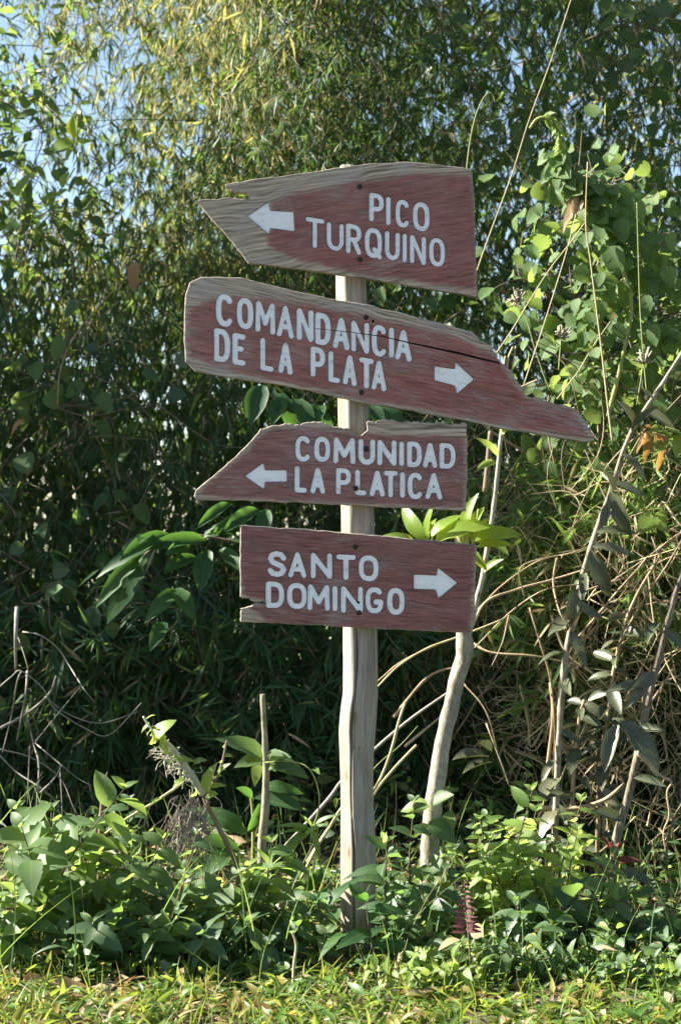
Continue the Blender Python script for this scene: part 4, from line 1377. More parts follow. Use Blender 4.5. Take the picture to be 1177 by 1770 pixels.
p = Plant('withered_leaf_cluster', 'curled orange dead leaves hanging beside the pale leaning stem', 'dead leaves', W(1120, 745, 5.5))
p.stem([W(1108, 745, 5.5), W(1130, 748, 5.48), W(1150, 755, 5.47)], .002, 'dead_vine', 5, 'twig')
for (b, t) in [((1118, 745), (1121, 778)), ((1130, 748), (1155, 792)), ((1125, 742), (1112, 735)), ((1140, 752), (1158, 770)), ((1115, 748), (1104, 758))]:
    p.leaf_to('orange', W(*b, 5.48), W(*t, 5.45), 1.0)
p = Plant('lime_spray', 'fresh lime leaf spray at the right edge beside the orange dead leaves', 'leaf spray', W(1185, 760, 5.5))
p.stem([W(1200, 770, 5.52), W(1170, 750, 5.5), W(1145, 742, 5.48)], .003, 'stalk_green', 5, 'twig')
for (b, t) in [((1160, 748), (1130, 775)), ((1170, 750), (1150, 735)), ((1178, 752), (1168, 790)), ((1150, 744), (1125, 740)), ((1182, 756), (1180, 735))]:
    p.leaf_to('ovate_lime', W(*b, 5.5), W(*t, 5.44), 1.1)
p = Plant('small_leaf_twig', 'short twig of small rounded bright leaves among the dead brush at the right', 'twig', W(1130, 905, 5.55))
p.stem([W(1130, 920, 5.58), W(1128, 895, 5.52), W(1132, 872, 5.5)], .002, 'stalk_green', 5)
for (b, t, wd) in [((1128, 895), (1110, 908), 1.8), ((1129, 890), (1118, 878), 1.6), ((1130, 888), (1148, 885), 1.6), ((1131, 880), (1132, 862), 1.4), ((1130, 897), (1146, 902), 1.6)]:
    p.leaf_to('ovate_lime', W(*b, 5.52), W(*t, 5.46), wd)

# ---------------------------------------------------------------- climbing vine lit by the sun
D = 5.75
p = Plant('climbing_vine', 'sunlit round-leaved climbing vine with a hooked tip at the upper right', 'vine', W(1050, 700, 5.85))
p.stem([W(915, 222, D), W(928, 206, D), W(945, 203, D), W(958, 212, D), W(966, 235, D), W(966, 262, D), W(962, 290, D), W(985, 318, D), W(1015, 350, D), W(1045, 385, D), W(1060, 430, D), W(1080, 480, D), W(1090, 540, D), W(1070, 640, D), W(1050, 720, D)], [.004, .005, .006, .007, .008, .008, .007, .007, .007, .006], 'stalk_green', 6, 'stem', .3)
p.stems([([W(1045, 385, D), W(1090, 400, D - .03), W(1140, 440, D)], [.004, .002]), ([W(1060, 430, D), W(1110, 470, D + .03), W(1170, 500, D)], [.004, .002]), ([W(1080, 480, D), W(1030, 520, D), W(1000, 590, D + .05)], [.004, .002]), ([W(985, 318, D), W(1040, 320, D), W(1080, 345, D)], [.003, .002]), ([W(1090, 540, D), W(1130, 580, D), W(1180, 590, D)], [.004, .002])], 'stalk_green', 5, 'runner')
p.along(p.paths[0][30:64], 80, 0, 1, 'round', (.05, .085), .4, 1.3, (.8, 1.1), .5, face=.6)
p.along(p.paths[0][10:40], 80, 0, 1, 'ovate_lime', (.02, .042), .3, 1.0, (.7, 1.0), .5)
for q in p.paths[1:]:
    p.along(q, 20, .05, 1.05, 'round', (.045, .075), .4, 1.3, (.8, 1.1), .5, face=.6)
for (px, py, s) in [(905, 545, .06), (1055, 425, .10), (995, 460, .07), (1075, 375, .08), (1105, 345, .07), (1000, 515, .06), (1130, 560, .07), (1150, 460, .07), (1090, 600, .08), (1060, 560, .06), (1160, 400, .06), (1115, 510, .06), (1040, 470, .05), (930, 350, .045), (1020, 400, .06)]:
    q = W(px, py, D - .06)
    p.leaf('round', q, (rnd.uniform(-.6, .6), -.2, -.8), (rnd.uniform(-1, -.3), -.8, .4), s)
p.leaf_to('dry', W(1000, 338, D - .02), W(972, 362, D - .06), .9)
p.leaf_to('dry', W(1002, 345, D - .02), W(992, 372, D - .06), 1.2)

cen = [W(rng.uniform(935, 1240), rng.uniform(310, 760), rng.uniform(5.85, 6.15)) for _ in range(46)]
leafy_mass('sunlit_creeper', 'sunlit mass of round-leaved creeper round the climbing vine at the right edge', 'creeper', [M['vine']], cen, 13, (.09, .08, .08), (.045, .08), (.36, .46), S_HEART, .5, nrm_bias=(-.7, -.5, .5))


# ---------------------------------------------------------------- grass stalks
def stalk(label, pts, d, r=(.0028, .0012), mat='straw', head=None):
    q = Plant('grass_stalk', label, 'grass stalk', W(pts[0][0], pts[0][1], d), 'tall dry grass stalks beside the boards')
    q.stem([W(x, y, d + (z[0] if z else 0)) for x, y, *z in pts], r, mat, 5, 'stem')
    if head:
        mb = MB()
        e = np.array(W(pts[-1][0], pts[-1][1], d)) - np.array(q.b)
        for _ in range(head):
            o = e + rng.normal(0, .012, 3)
            tube(mb, np.array([e + (0, 0, -.02), o, o + rng.normal(0, .006, 3)]), [.0008, .003, .002], 4, 0, rng.random())
        mb.build('flower_head', M['flower'], q.r)
    return q


stalk('tallest straw-coloured grass stalk slanting from the top of the picture past the topmost board', [(815, 500), (825, 465), (850, 395), (885, 300), (915, 205), (950, 110), (988, -5), (1010, -70)], 5.2, (.0022, .0020, .0015), 'straw')
stalk('green stalk bent over at its tip just above the topmost board', [(802, 330), (806, 295), (812, 245), (822, 200), (835, 170), (846, 160), (852, 166), (855, 176)], 5.05, (.0022, .0018, .0012), 'stalk_green')
stalk('brown-tipped grass stalk dropping straight down by the broken end of the second board', [(1058, 765), (1050, 700), (1040, 610), (1030, 530), (1020, 450), (1012, 385), (1015, 280)], 5.35, (.0035, .0028, .0018))
stalk('crossing straw stalk leaning right above the broken end of the second board', [(858, 610), (885, 570), (915, 520), (950, 465), (985, 420), (1010, 385)], 5.25, (.0022, .0018))
stalk('second crossing straw stalk, steeper, above the broken end of the second board', [(905, 665), (920, 620), (940, 560), (962, 490), (980, 430), (995, 370)], 5.3, (.0020, .0016))
stalk('thin upright green stalk among the vine leaves at the right', [(1118, 690), (1110, 600), (1105, 520), (1102, 420), (1100, 350)], 5.5, (.0020, .0014), 'stalk_green')
stalk('short slanting straw above the pointed end of the second board', [(962, 690), (985, 660), (1000, 640), (1025, 598), (1055, 555)], 5.4, (.002, .0014))
stalk('flower-headed weed stalk with a pale cluster above the second board', [(950, 675), (935, 635), (922, 595), (908, 545), (894, 512)], 5.35, (.0024, .0016), 'stalk_green', 26)
stalk('low weed stalk with a pale cluster right of the second board', [(965, 640), (968, 600), (970, 575)], 5.4, (.002, .0014), 'stalk_green', 26)
stalk('weed stalk with a loose white cluster beside the pale leaning stem', [(1100, 700), (1108, 650), (1112, 618)], 5.45, (.002, .0014), 'stalk_green', 30)
p = Plant('split_reed', 'pale split reed stub standing just behind the second board near its crack', 'reed', W(880, 650, 5.3))
p.stems([([W(874, 650, 5.3), W(878, 620, 5.3), (W(886, 600, 5.3))], [.004, .003]), ([W(880, 665, 5.3), W(886, 630, 5.3), W(891, 598, 5.3)], [.003, .002]), ([W(870, 640, 5.3), W(873, 615, 5.3)], [.003, .002])], 'straw', 5, 'stem', .1)


# ---------------------------------------------------------------- dead canes slanting beside the post
def cane(label, pts, d, r, mat='straw', name='dead_cane', cat='cane', group='dead canes slanting beside the post', k=7):
    q = Plant(name, label, cat, W(pts[0][0], pts[0][1], d), group)
    q.stem([W(x, y, d) for x, y in pts], r, mat, k, 'stem', .12)
    return q


cane('upper of the two dead canes slanting up right of the post', [(590, 1430), (645, 1368), (672, 1310), (690, 1245), (700, 1216)], 5.12, (0.0043, 0.0043, 0.0040))
cane('lower of the two dead canes slanting up right of the post', [(600, 1460), (645, 1375), (680, 1330), (705, 1303), (720, 1288)], 5.15, (0.0043, 0.0043, 0.0040))
cane('green thin cane between the two dead canes right of the post', [(600, 1400), (645, 1330), (690, 1290), (722, 1255)], 5.14, (0.0018, 0.0011), 'stalk_green')
cane('pale bent cane meeting the post from the left', [(520, 1520), (545, 1470), (570, 1430), (592, 1395), (640, 1340)], 5.12, (0.0043, 0.0047, 0.0043))
cane('paler twin of the bent cane left of the post', [(530, 1490), (555, 1450), (580, 1415), (600, 1385)], 5.14, (0.0032, 0.0036))
cane('long grey dead cane lying low behind the post', [(440, 1520), (560, 1390), (600, 1340), (700, 1250), (800, 1180)], 5.55, (0.0050, 0.0058, 0.0050, 0.0036), 'twig')
cane('dead cane reaching from the post to the underside of the lowest board', [(650, 1190), (690, 1150), (740, 1120), (800, 1098), (870, 1070)], 5.4, (0.0029, 0.0036, 0.0029))

# ---------------------------------------------------------------- left: stake, broken shrub, sharp stick, bare twigs
p = Plant('cut_stake', 'upright cut grey stake with a small leafy shoot left of the post', 'stake', on_ground(456, 5.35))
D = 5.33
p.stem([W(454, 1650, D), W(453, 1480, D), W(458, 1400, D), (W(460, 1330, D)), W(457, 1260, D), W(454, 1200, D)], [.017, .014, .013, .011, .0085, .0075], 'stake', 10, 'trunk', .16)
p.stem([W(459, 1318, D - .01), W(500, 1316, D - .04), W(530, 1325, D - .06), W(545, 1348, D - .07), W(552, 1380, D - .08), W(548, 1410, D - .08), W(540, 1430, D - .09)], [.002, .0022, .0018], 'stalk_green', 5, 'tendril')
for k, b, t, wd in [('ovate_dark', (455, 1310), (388, 1265), .8), ('ovate', (455, 1315), (410, 1315), 1.0), ('ovate_lime', (447, 1320), (440, 1345), 1.2), ('ovate', (465, 1312), (490, 1297), 1.0), ('ovate_dark', (466, 1320), (530, 1330), .9), ('ovate_dark', (464, 1330), (505, 1320), .9), ('ovate', (462, 1305), (476, 1292), 1.0), ('ovate_lime', (541, 1330), (548, 1326), .8)]:
    p.leaf_to(k, W(*b, D - .02), W(*t, D - .07), wd)
p = Plant('broken_shrub', 'broken sunlit shrub with frayed white bark and hanging dry rootlets left of the stake', 'shrub', on_ground(412, 5.2))
D = 5.15
p.stem([W(420, 1640, D), W(410, 1505, D), W(398, 1470, D), W(378, 1430, D), W(358, 1390, D), W(350, 1370, D)], [.009, .0085, .008, .007, .007], 'stem_brown', 8, 'trunk', .12)
p.stem([W(352, 1374, D), W(335, 1345, D), W(315, 1318, D), W(295, 1290, D), W(270, 1270, D), (W(258, 1255, D)), W(248, 1238, D)], [.010, .011, .009, .006, .004, .003], 'frayed', 8, 'branch', .25)
p.stem([W(354, 1376, D), W(370, 1352, D), W(384, 1320, D), W(392, 1280, D)], [.006, .005, .004, .003], 'stem_brown', 7, 'branch', .2)
p.stem([W(318, 1352, D + .02), W(270, 1385, D), W(220, 1415, D - .02), W(170, 1450, D - .05)], [.004, .004, .003], 'straw', 6, 'branch', .1)
mb = MB()
for k in range(100):   # frayed strips of bark on the broken limb
    t = rng.random()
    a = np.array(W(335 - 55 * t + rng.normal(0, 8), 1350 - 62 * t + rng.normal(0, 6), D - .01))
    e = a + np.array([rng.normal(-.012, .018), rng.normal(-.01, .015), rng.normal(-.006, .018)])
    tube(mb, smooth_path([a, (a + e) / 2 + rng.normal(0, .011, 3), e], 3) - np.array(p.b), [.0015, .0008], 3, 0, .9, False)
mb.build('frayed_bark', M['frayed'], p.r)
mb = MB()
for k in range(95):
    a = np.array(W(332 + rng.normal(0, 17), 1385 + rng.uniform(-15, 30), D + .01))
    l = rng.uniform(.12, .26)
    pts = [a]
    for i in range(6):
        pts.append(pts[-1] + np.array([rng.normal(-.004, .014), rng.normal(0, .01), -l / 6 + rng.normal(0, .006)]))
    tube(mb, smooth_path(pts, 3) - np.array(p.b), [.0013, .0008], 3, 0, rng.random(), False)
mb.build('rootlets', M['root'], p.r)
for k, b, t, wd in [('sprout', (265, 1280), (277, 1243), 1.9), ('sprout', (266, 1285), (258, 1272), 1.6), ('ovate_lime', (290, 1300), (272, 1272), .9), ('ovate_lime', (300, 1312), (330, 1308), .7), ('ovate_lime', (358, 1372), (360, 1322), 1.2), ('ovate_lime', (340, 1375), (332, 1368), 1.5), ('ovate_lime', (356, 1378), (368, 1368), 1.6), ('sprout', (322, 1345), (298, 1352), 1.2), ('ovate', (335, 1320), (352, 1310), .8), ('ovate_lime', (378, 1338), (386, 1318), .9), ('ovate_lime', (280, 1380), (258, 1388), .7), ('ovate_lime', (300, 1306), (280, 1300), .7), ('ovate_lime', (366, 1360), (380, 1352), .9)]:
    p.leaf_to(k, W(*b, D - .02), W(*t, D - .05), wd, (-.5, -.6, .6))
p.along(p.paths[1], 16, .25, .95, 'ovate_lime', (.02, .045), .1, 1.0, (.8, 1.1), .5)
p.along(p.paths[2], 6, .3, .95, 'ovate_lime', (.02, .035), .1, 1.0, (.8, 1.1), .5)
p = Plant('pointed_stick', 'sharp brown broken stick standing in the weeds at the left', 'stick', on_ground(176, 5.3))
p.stem([W(172, 1560, 5.3), W(175, 1440, 5.3), W(178, 1390, 5.3), W(183, 1350, 5.3), W(186, 1334, 5.3)], [.010, .009, .008, .005, .001], 'stem_brown', 8, 'stem', .12)

p = Plant('bare_branch', 'grey leafless branching twigs before the dark thicket at the left edge', 'branch', W(40, 1450, 6.0))
D = 5.98
tw = [([(-20, 1270), (45, 1235), (85, 1200), (98, 1168)], .007), ([(-20, 1205), (20, 1170), (38, 1160), (75, 1190), (95, 1225), (150, 1260), (190, 1270), (245, 1215)], .003), ([(60, 1450), (68, 1330), (60, 1290), (48, 1240)], .005), ([(38, 1160), (30, 1180), (20, 1240), (5, 1300)], .004),
      ([(62, 1285), (110, 1325), (135, 1345), (158, 1358)], .003), ([(62, 1282), (100, 1235), (142, 1184)], .0025), ([(0, 1295), (55, 1310), (105, 1345), (130, 1400), (160, 1440)], .003), ([(-5, 1300), (30, 1335), (75, 1365), (110, 1400), (150, 1450)], .004), ([(104, 1320), (108, 1400), (106, 1450)], .003), ([(40, 1092), (70, 1098), (100, 1120), (120, 1150), (145, 1190), (165, 1215)], .0035), ([(28, 1090), (42, 1130), (50, 1160)], .003), ([(30, 1050), (28, 1100), (28, 1160)], .010),
      ([(48, 1160), (45, 1200), (30, 1280)], .006), ([(80, 1205), (120, 1235), (175, 1250), (240, 1230)], .003), ([(70, 1370), (95, 1345), (108, 1322)], .003), ([(52, 1290), (50, 1340), (48, 1390)], .0025)]
p.stems([([W(x, y, D + rnd.uniform(-.08, .08)) for x, y in q], [r * .8, r * .7, r * .45]) for q, r in tw], 'twig', 6, 'twig', .12)
p = Plant('leaning_branch', 'thick pale dead stick hanging in the gap left of the lowest board', 'branch', W(256, 1143, 6.5))
p.stem([W(256, 1143, 6.5), W(285, 1095, 6.55), W(312, 1055, 6.6)], [.010, .012, .011], 'twig', 8, 'stem', .1)
p = Plant('leaning_branch', 'slim grey curved stem below the broad-leaved spray at the left', 'branch', W(265, 1250, 6.4))
p.stem([W(263, 1330, 6.4), W(267, 1230, 6.4), W(282, 1150, 6.42), W(300, 1100, 6.45), W(318, 1060, 6.5)], [.006, .006, .005, .004], 'twig', 7, 'stem', .1)
for lab, pts in (('long slack cobweb-thin green strand crossing the dark thicket at the left', [(130, 1090), (200, 1150), (300, 1230), (420, 1340), (470, 1400)]), ('thin upright dead strand before the dark thicket left of the stake', [(398, 1300), (412, 1260), (420, 1180), (440, 1110)]), ('thin curved dead strand near the dark thicket under the lowest board', [(495, 1300), (505, 1260), (545, 1215), (560, 1190)]), ('thin tan strand hanging in an arc at the upper left of the dark thicket', [(100, 700), (105, 640), (130, 580), (180, 520), (200, 500)])):
    cane(lab, pts, 6.45, (.0025, .002), 'dead_vine', 'dead_strand', 'strand', 'thin strands before the thicket', 4)

# ---------------------------------------------------------------- broad-leaved spray behind the lower boards
p = Plant('broad_leaved_spray', 'arching spray of large glossy green leaves left of the lowest board', 'leafy branch', W(470, 960, 5.9))
D = 5.9
p.stem([W(520, 985, D), W(440, 940, D), W(400, 935, D), W(330, 925, D), W(270, 945, D), W(235, 975, D)], [.006, .005, .004, .003], 'stem_brown', 6, 'branch')
for b, t, wd in [((360, 935), (255, 935), .8), ((300, 925), (208, 962), 1.0), ((255, 965), (184, 1035), 1.3), ((250, 958), (168, 1018), .8), ((360, 950), (346, 1018), 1.35), ((345, 965), (284, 985), 1.2), ((352, 930), (392, 895), 1.0), ((310, 1020), (262, 1045), 1.3), ((300, 1018), (334, 1055), 1.4), ((400, 935), (455, 945), 1.2), ((405, 925), (360, 920), .9), ((258, 928), (243, 925), 1.5), ((330, 945), (290, 955), 1.3), ((270, 945), (180, 957), .8), ((380, 950), (420, 985), 1.1), ((430, 895), (372, 900), .9), ((448, 880), (388, 915), 1.0), ((400, 870), (345, 900), .8), ((460, 880), (452, 925), 1.3), ((285, 1075), (268, 1095), 1.5)]:
    p.leaf_to('broad', W(*b, D - .03), W(*t, D - .13), wd * .85, (rnd.uniform(-.2, .5), -.75, .6))
p = Plant('broad_leaved_spray', 'large drooping green leaves below the second board left of the post', 'leafy branch', W(500, 720, 5.9))
p.stem([W(540, 740, D), W(480, 690, D), W(440, 670, D)], [.005, .003], 'stem_brown', 6, 'branch')
for b, t, wd in [((455, 665), (432, 720), 1.4), ((490, 690), (470, 730), 1.2), ((510, 690), (540, 735), 1.2), ((530, 700), (580, 730), 1.2), ((480, 680), (510, 720), 1.2), ((560, 700), (535, 722), 1.2), ((640, 700), (660, 730), 1.2), ((660, 700), (700, 725), 1.2)]:
    p.leaf_to('broad', W(*b, D - .03), W(*t, D - .12), wd)
# sprigs catching the light at the upper left
p = Plant('lit_sprig', 'backlit lime leaf sprig near the top left, higher of the two', 'sprig', W(125, 260, 6.8))
D = 6.75
p.stem([W(135, 200, D), W(132, 250, D), W(120, 260, D)], .003, 'stalk_green', 5)
for b, t, wd in [((130, 248), (88, 245), 1.6), ((130, 240), (126, 200), 1.6), ((132, 250), (150, 238), 1.3), ((128, 255), (112, 270), 1.2)]:
    p.leaf_to('sprout', W(*b, D), W(*t, D - .03), wd, (-.4, -.8, .3))
p = Plant('lit_sprig', 'backlit lime leaf sprig near the top left, lower of the two', 'sprig', W(95, 345, 6.8))
p.stem([W(130, 290, D), W(115, 315, D), W(95, 340, D)], .003, 'stalk_green', 5)
for b, t, wd in [((100, 335), (76, 342), 1.5), ((108, 325), (112, 298), 1.8), ((96, 340), (88, 358), 1.5), ((100, 340), (108, 325), 1.4), ((30, 340), (35, 300), 1.2)]:
    p.leaf_to('sprout', W(*b, D), W(*t, D - .03), wd, (-.4, -.8, .3))
p = Plant('hanging_dead_leaf', 'single curled tan dead leaf hanging in the thicket left of the topmost board', 'dead leaf', W(232, 450, 6.6))
p.leaf_to('dry', W(238, 452, 6.6), W(220, 492, 6.58), 1.3)
p = Plant('hanging_dead_leaf', 'yellow fallen leaf caught at the left edge of the dark thicket', 'dead leaf', W(15, 730, 6.5))
p.leaf_to('orange', W(45, 728, 6.5), W(15, 738, 6.48), 1.0)


# ---------------------------------------------------------------- weeds on the verge
def weed(label, px, d, top, kind, nst=3, per=12, L=(.045, .07), spread=.12, stem='bush_stem', cat='weed', name='weed', pairs=True, lean=0.0, w=(.85, 1.15), upn=.8, face=.3, group=None, top_kind=None, r=.0035, t0=.18):
    b = on_ground(px, d)
    h = W(px, top, d).z - b.z
    p = Plant(name, label, cat, b, group)
    items = []
    for i in range(nst):
        a = 2 * PI * i / max(1, nst) + rnd.uniform(-.5, .5)
        s = spread * (0 if i == 0 and nst < 3 else rnd.uniform(.4, 1.45)) if nst > 1 else 0
        hh = h * (1.0 if i == 0 else rnd.uniform(.42, 1.0))
        e = b + Vector((math.cos(a) * s + lean * hh, math.sin(a) * s * .8, hh))
        m = b + Vector((math.cos(a) * s * .35 + rnd.uniform(-.02, .02), math.sin(a) * s * .3 + rnd.uniform(-.02, .02), hh * .5))
        items.append(([b + Vector((math.cos(a) * .008, math.sin(a) * .008, -.02)), m, e], [r, r * .8, r * .35]))
    p.stems(items, stem, 5, 'stem', .08)
    for pa in p.paths:
        p.along(pa, per, t0, .96, kind, L, .12, 1.0, w, upn, pairs, face)
        e = pa[-1]
        for k in range(3):
            a = k * 2.1 + rnd.random()
            p.leaf(top_kind or kind, e, (math.cos(a) * .7, math.sin(a) * .7, .75), (rnd.uniform(-.5, .2), -.4, .7), L[0] * rnd.uniform(.5, .85), rnd.uniform(*w))
    return p


WEEDS = [
    # left bush of oval leaves
    ('broad oval-leaved bush at the left edge of the picture, dark upright stem', 70, 4.98, 1365, 'ovate', 5, 15, (0.067, 0.124), .17, {}),
    ('oval-leaved bush right of the left-edge bush, under the bare grey twigs', 130, 5.12, 1430, 'ovate', 5, 14, (0.062, 0.113), .17, {}),
    ('fresh lime-topped bush in front of the pointed brown stick', 205, 5.0, 1450, 'ovate', 4, 14, (0.052, 0.090), .15, dict(top_kind='ovate_lime')),
    ('slim dark-green weed rising just right of the pointed brown stick', 222, 5.2, 1385, 'ovate_dark', 2, 14, (0.047, 0.079), .06, {}),
    ('weed with small deep green leaves under the hanging rootlets', 285, 5.08, 1440, 'ovate_dark', 4, 13, (0.042, 0.073), .13, {}),
    ('low oval-leaved weed left of the foot of the broken shrub', 325, 4.95, 1505, 'ovate', 3, 12, (0.057, 0.095), .13, {}),
    ('leafy weed growing round the foot of the broken shrub', 395, 4.98, 1480, 'ovate', 4, 13, (0.052, 0.095), .14, {}),
    ('upright weed with folded pale top leaves before the cut stake', 440, 4.98, 1455, 'ovate', 3, 13, (0.057, 0.095), .08, dict(top_kind='ovate_lime', r=.004)),
    ('small-leaved weed between the cut stake and the post', 510, 5.0, 1545, 'ovate_dark', 4, 15, (0.031, 0.056), .12, {}),
    ('fine small-leaved pale weed just left of the post foot', 545, 4.9, 1550, 'ovate', 4, 15, (0.029, 0.050), .09, {}),
    ('low weed at the bottom left corner in front of the left-edge bush', 25, 4.85, 1530, 'ovate', 4, 12, (0.052, 0.090), .15, {}),
    ('low broad-leaved weed in the shade at the left verge', 160, 4.85, 1570, 'ovate_dark', 4, 12, (0.052, 0.090), .15, {}),
    ('low weed in the middle of the left verge below the broken shrub', 260, 4.82, 1580, 'ovate', 4, 12, (0.047, 0.079), .14, {}),
    ('weed with drooping dark leaves at the left verge near the centre', 365, 4.84, 1590, 'ovate_dark', 3, 12, (0.052, 0.095), .12, {}),
    ('low deep-green weed before the cut stake', 470, 4.85, 1590, 'ovate_dark', 4, 12, (0.047, 0.085), .14, {}),
    # round the post
    ('dark-stemmed weed with long toothed leaves standing just right of the post', 668, 4.84, 1455, 'lance', 1, 22, (.06, .105), 0, dict(w=(1.4, 1.9), r=.004, top_kind='lance_lime')),
    ('weed with large dark leaves crossing the foot of the post', 648, 4.74, 1560, 'broad', 2, 5, (.08, .115), .10, dict(w=(.95, 1.25), lean=-.12)),
    ('dark weed with drooping leaves between the post and the sapling', 712, 4.95, 1510, 'ovate_dark', 3, 12, (.055, .09), .10, {}),
    ('small weed at the base of the cut sapling', 745, 5.1, 1470, 'ovate', 3, 12, (.05, .08), .1, {}),
    ('slim weed climbing beside the cut sapling on its left', 716, 5.18, 1385, 'ovate_dark', 2, 12, (.045, .075), .05, {}),
    # right-hand bush
    ('bright sunlit bush of toothed leaves right of the purple fern', 880, 5.0, 1365, 'ovate_lime', 6, 18, (.045, .08), .16, dict(r=.004)),
    ('brightest pale-leaved bush below the leathery shrub', 945, 5.05, 1390, 'ovate_lime', 6, 18, (.045, .085), .16, dict(r=.004)),
    ('tall thin weed with narrow fresh leaves between the sapling and the bright bush', 855, 5.2, 1330, 'ovate', 3, 15, (.04, .065), .08, {}),
    ('leafy weed behind the purple fern', 815, 5.12, 1450, 'ovate', 4, 13, (.05, .08), .12, {}),
    ('bush of large dull leaves under the bright bush', 905, 4.86, 1535, 'ovate_dark', 4, 12, (.065, .105), .14, {}),
    ('dark-leaved bush right of the bright bush, before the red-tipped shoot', 1000, 4.95, 1480, 'ovate', 5, 15, (.05, .08), .14, {}),
    ('low bush of fine narrow leaves at the right verge', 1060, 4.9, 1590, 'lance', 6, 20, (.03, .055), .16, dict(w=(1.4, 2.0))),
    ('fine-leaved weed with dark seed heads near the right edge', 1120, 4.88, 1575, 'lance', 6, 20, (.03, .055), .16, dict(w=(1.4, 2.0))),
    ('broad-leaved bush cut off by the right edge of the picture', 1185, 4.98, 1590, 'round_weed', 4, 12, (.06, .09), .14, {}),
    ('low mixed weed below the purple fern', 790, 4.72, 1600, 'lance_lime', 6, 16, (.03, .05), .15, dict(w=(1.4, 1.9))),
    ('pale fine-leaved weed spreading at the bottom right of the post', 730, 4.58, 1650, 'lance_lime', 6, 14, (.03, .05), .15, dict(w=(1.4, 1.9))),
    ('fine-leaved weed spreading in front of the large dull leaves', 870, 4.66, 1620, 'lance', 6, 18, (.03, .05), .16, dict(w=(1.4, 1.9))),
    ('fine-leaved low weed in the middle of the right verge', 960, 4.68, 1620, 'ovate', 6, 16, (.025, .045), .16, {}),
    ('dense low weed towards the bottom right corner', 1040, 4.62, 1650, 'ovate_dark', 6, 16, (.025, .05), .16, {}),
    ('pale low weed at the bottom right corner', 1130, 4.6, 1650, 'ovate', 6, 16, (.025, .05), .16, {}),
]
for lab, px, d, top, kind, nst, per, L, sp, kw in WEEDS:
    weed(lab, px, d, top, kind, nst, per, L, sp, **kw)

# big paddle leaves behind the broken shrub
p = Plant('dock_plant', 'plant of large bluish paddle leaves in the shade behind the broken shrub and stake', 'plant', on_ground(440, 5.5))
D = 5.5
p.stems([([W(436, 1640, D), W(438, 1480, D), W(437, 1400, D), W(430, 1365, D)], [.006, .006, .004])], 'stalk_green', 6)
for b, t, wd in [((425, 1440), (365, 1385), 1.4), ((415, 1470), (338, 1455), 1.5), ((405, 1475), (335, 1500), 1.5), ((440, 1470), (520, 1505), 1.4), ((470, 1468), (525, 1492), 1.2), ((440, 1380), (525, 1395), 1.2), ((437, 1380), (418, 1360), 1.5), ((455, 1360), (500, 1350), 1.4), ((430, 1440), (452, 1400), 1.0), ((440, 1500), (470, 1550), 1.2), ((560, 1500), (530, 1540), 1.1)]:
    p.leaf_to('broad', W(*b, D - .05), W(*t, D - .1), wd * .8, (rnd.uniform(.1, .6), -.7, .55))
# narrow-leaved bamboo sprig left of the post
p = Plant('bamboo_sprig', 'small lit sprig of narrow bamboo leaves just left of the post', 'sprig', on_ground(470, 5.1))
D = 5.08
p.stem([W(430, 1560, D), W(455, 1512, D), W(500, 1470, D), W(530, 1445, D), W(545, 1425, D)], [.003, .002], 'stalk_green', 5)
for b, t, wd in [((535, 1432), (484, 1415), .9), ((530, 1436), (488, 1432), .8), ((528, 1440), (490, 1455), 1.2), ((515, 1450), (487, 1480), 1.6), ((525, 1445), (555, 1415), 1.0), ((545, 1425), (575, 1400), .9), ((540, 1432), (556, 1490), .9), ((530, 1440), (512, 1450), 1.6), ((470, 1500), (460, 1468), 1.2), ((540, 1430), (520, 1405), 1.0)]:
    p.leaf_to('grassy', W(*b, D), W(*t, D - .04), wd * 1.6)

# purple fern frond
p = Plant('purple_fern', 'dull purple fern frond standing upright right of the sapling foot', 'fern', on_ground(805, 4.58))
D = 4.56
p.stem([W(815, 1690, D), W(808, 1600, D), W(802, 1560, D), W(803, 1520, D)], [.003, .002, .001], 'stem_brown', 5)
for i in range(11):
    t = i / 10
    y = 1608 - 84 * t
    half = 24 * (1 - t) ** .8 + 3
    for s in (-1, 1):
        q0 = W(806 - 3 * t, y, D - .005)
        q1 = W(806 - 3 * t + s * half, y + 1 + rnd.uniform(-2, 2), D - .02)
        p.leaf('fern', q0, q1 - q0, (0, -.75, .6), (q1 - q0).length, 1.0, 'leaflet')

# ---------------------------------------------------------------- undergrowth, grass and fallen leaves
S_OVL = leaf_shape(P_ovate, 5, .22, .4)
S_BL = leaf_shape(P_blade, 4, .45, .4)


def verge(n, xr, yr, seed_scale=2.2):
    x = rng.uniform(xr[0], xr[1], n)
    y = rng.uniform(yr[0], yr[1], n)
    return x, y


# low leafy undergrowth filling in between the weeds
x, y = verge(12000, (-2.6, 2.6), (4.5, 6.7))
p_ = np.stack((x, y, 0 * x), -1)
k_ = y > 4.80 - .30 * sstep(0, .5, x) + .22 * vnoise(p_, 2.4) + .12 * vnoise(p_ + 2, 6)
x, y, p_ = x[k_], y[k_], p_[k_]
hmax = .05 + .24 * sstep(4.6, 5.4, y) * (.5 + .6 * vnoise(p_, 2.1)) + .12 * vnoise(p_ + 4, 5)
hmax *= 1 - .85 * np.exp(-((x - .04) ** 2) / .025) * (y < 5.15)
z = ground_z(x, y) + np.clip(hmax, .03, 1) * rng.random(len(x)) ** .55
o = np.stack((x, y, z), -1)
keep = (vnoise(o, 5.0) > -.22) & ~((np.abs(x - .05) < .15) & (y < 5.06) & (rng.random(len(x)) < .85))
o = o[keep]
n = len(o)
a = rng.uniform(0, 2 * PI, n)
d = np.stack((np.cos(a), np.sin(a), rng.uniform(-.35, .4, n)), -1)
L = rng.uniform(.028, .075, n)
mb = MB()
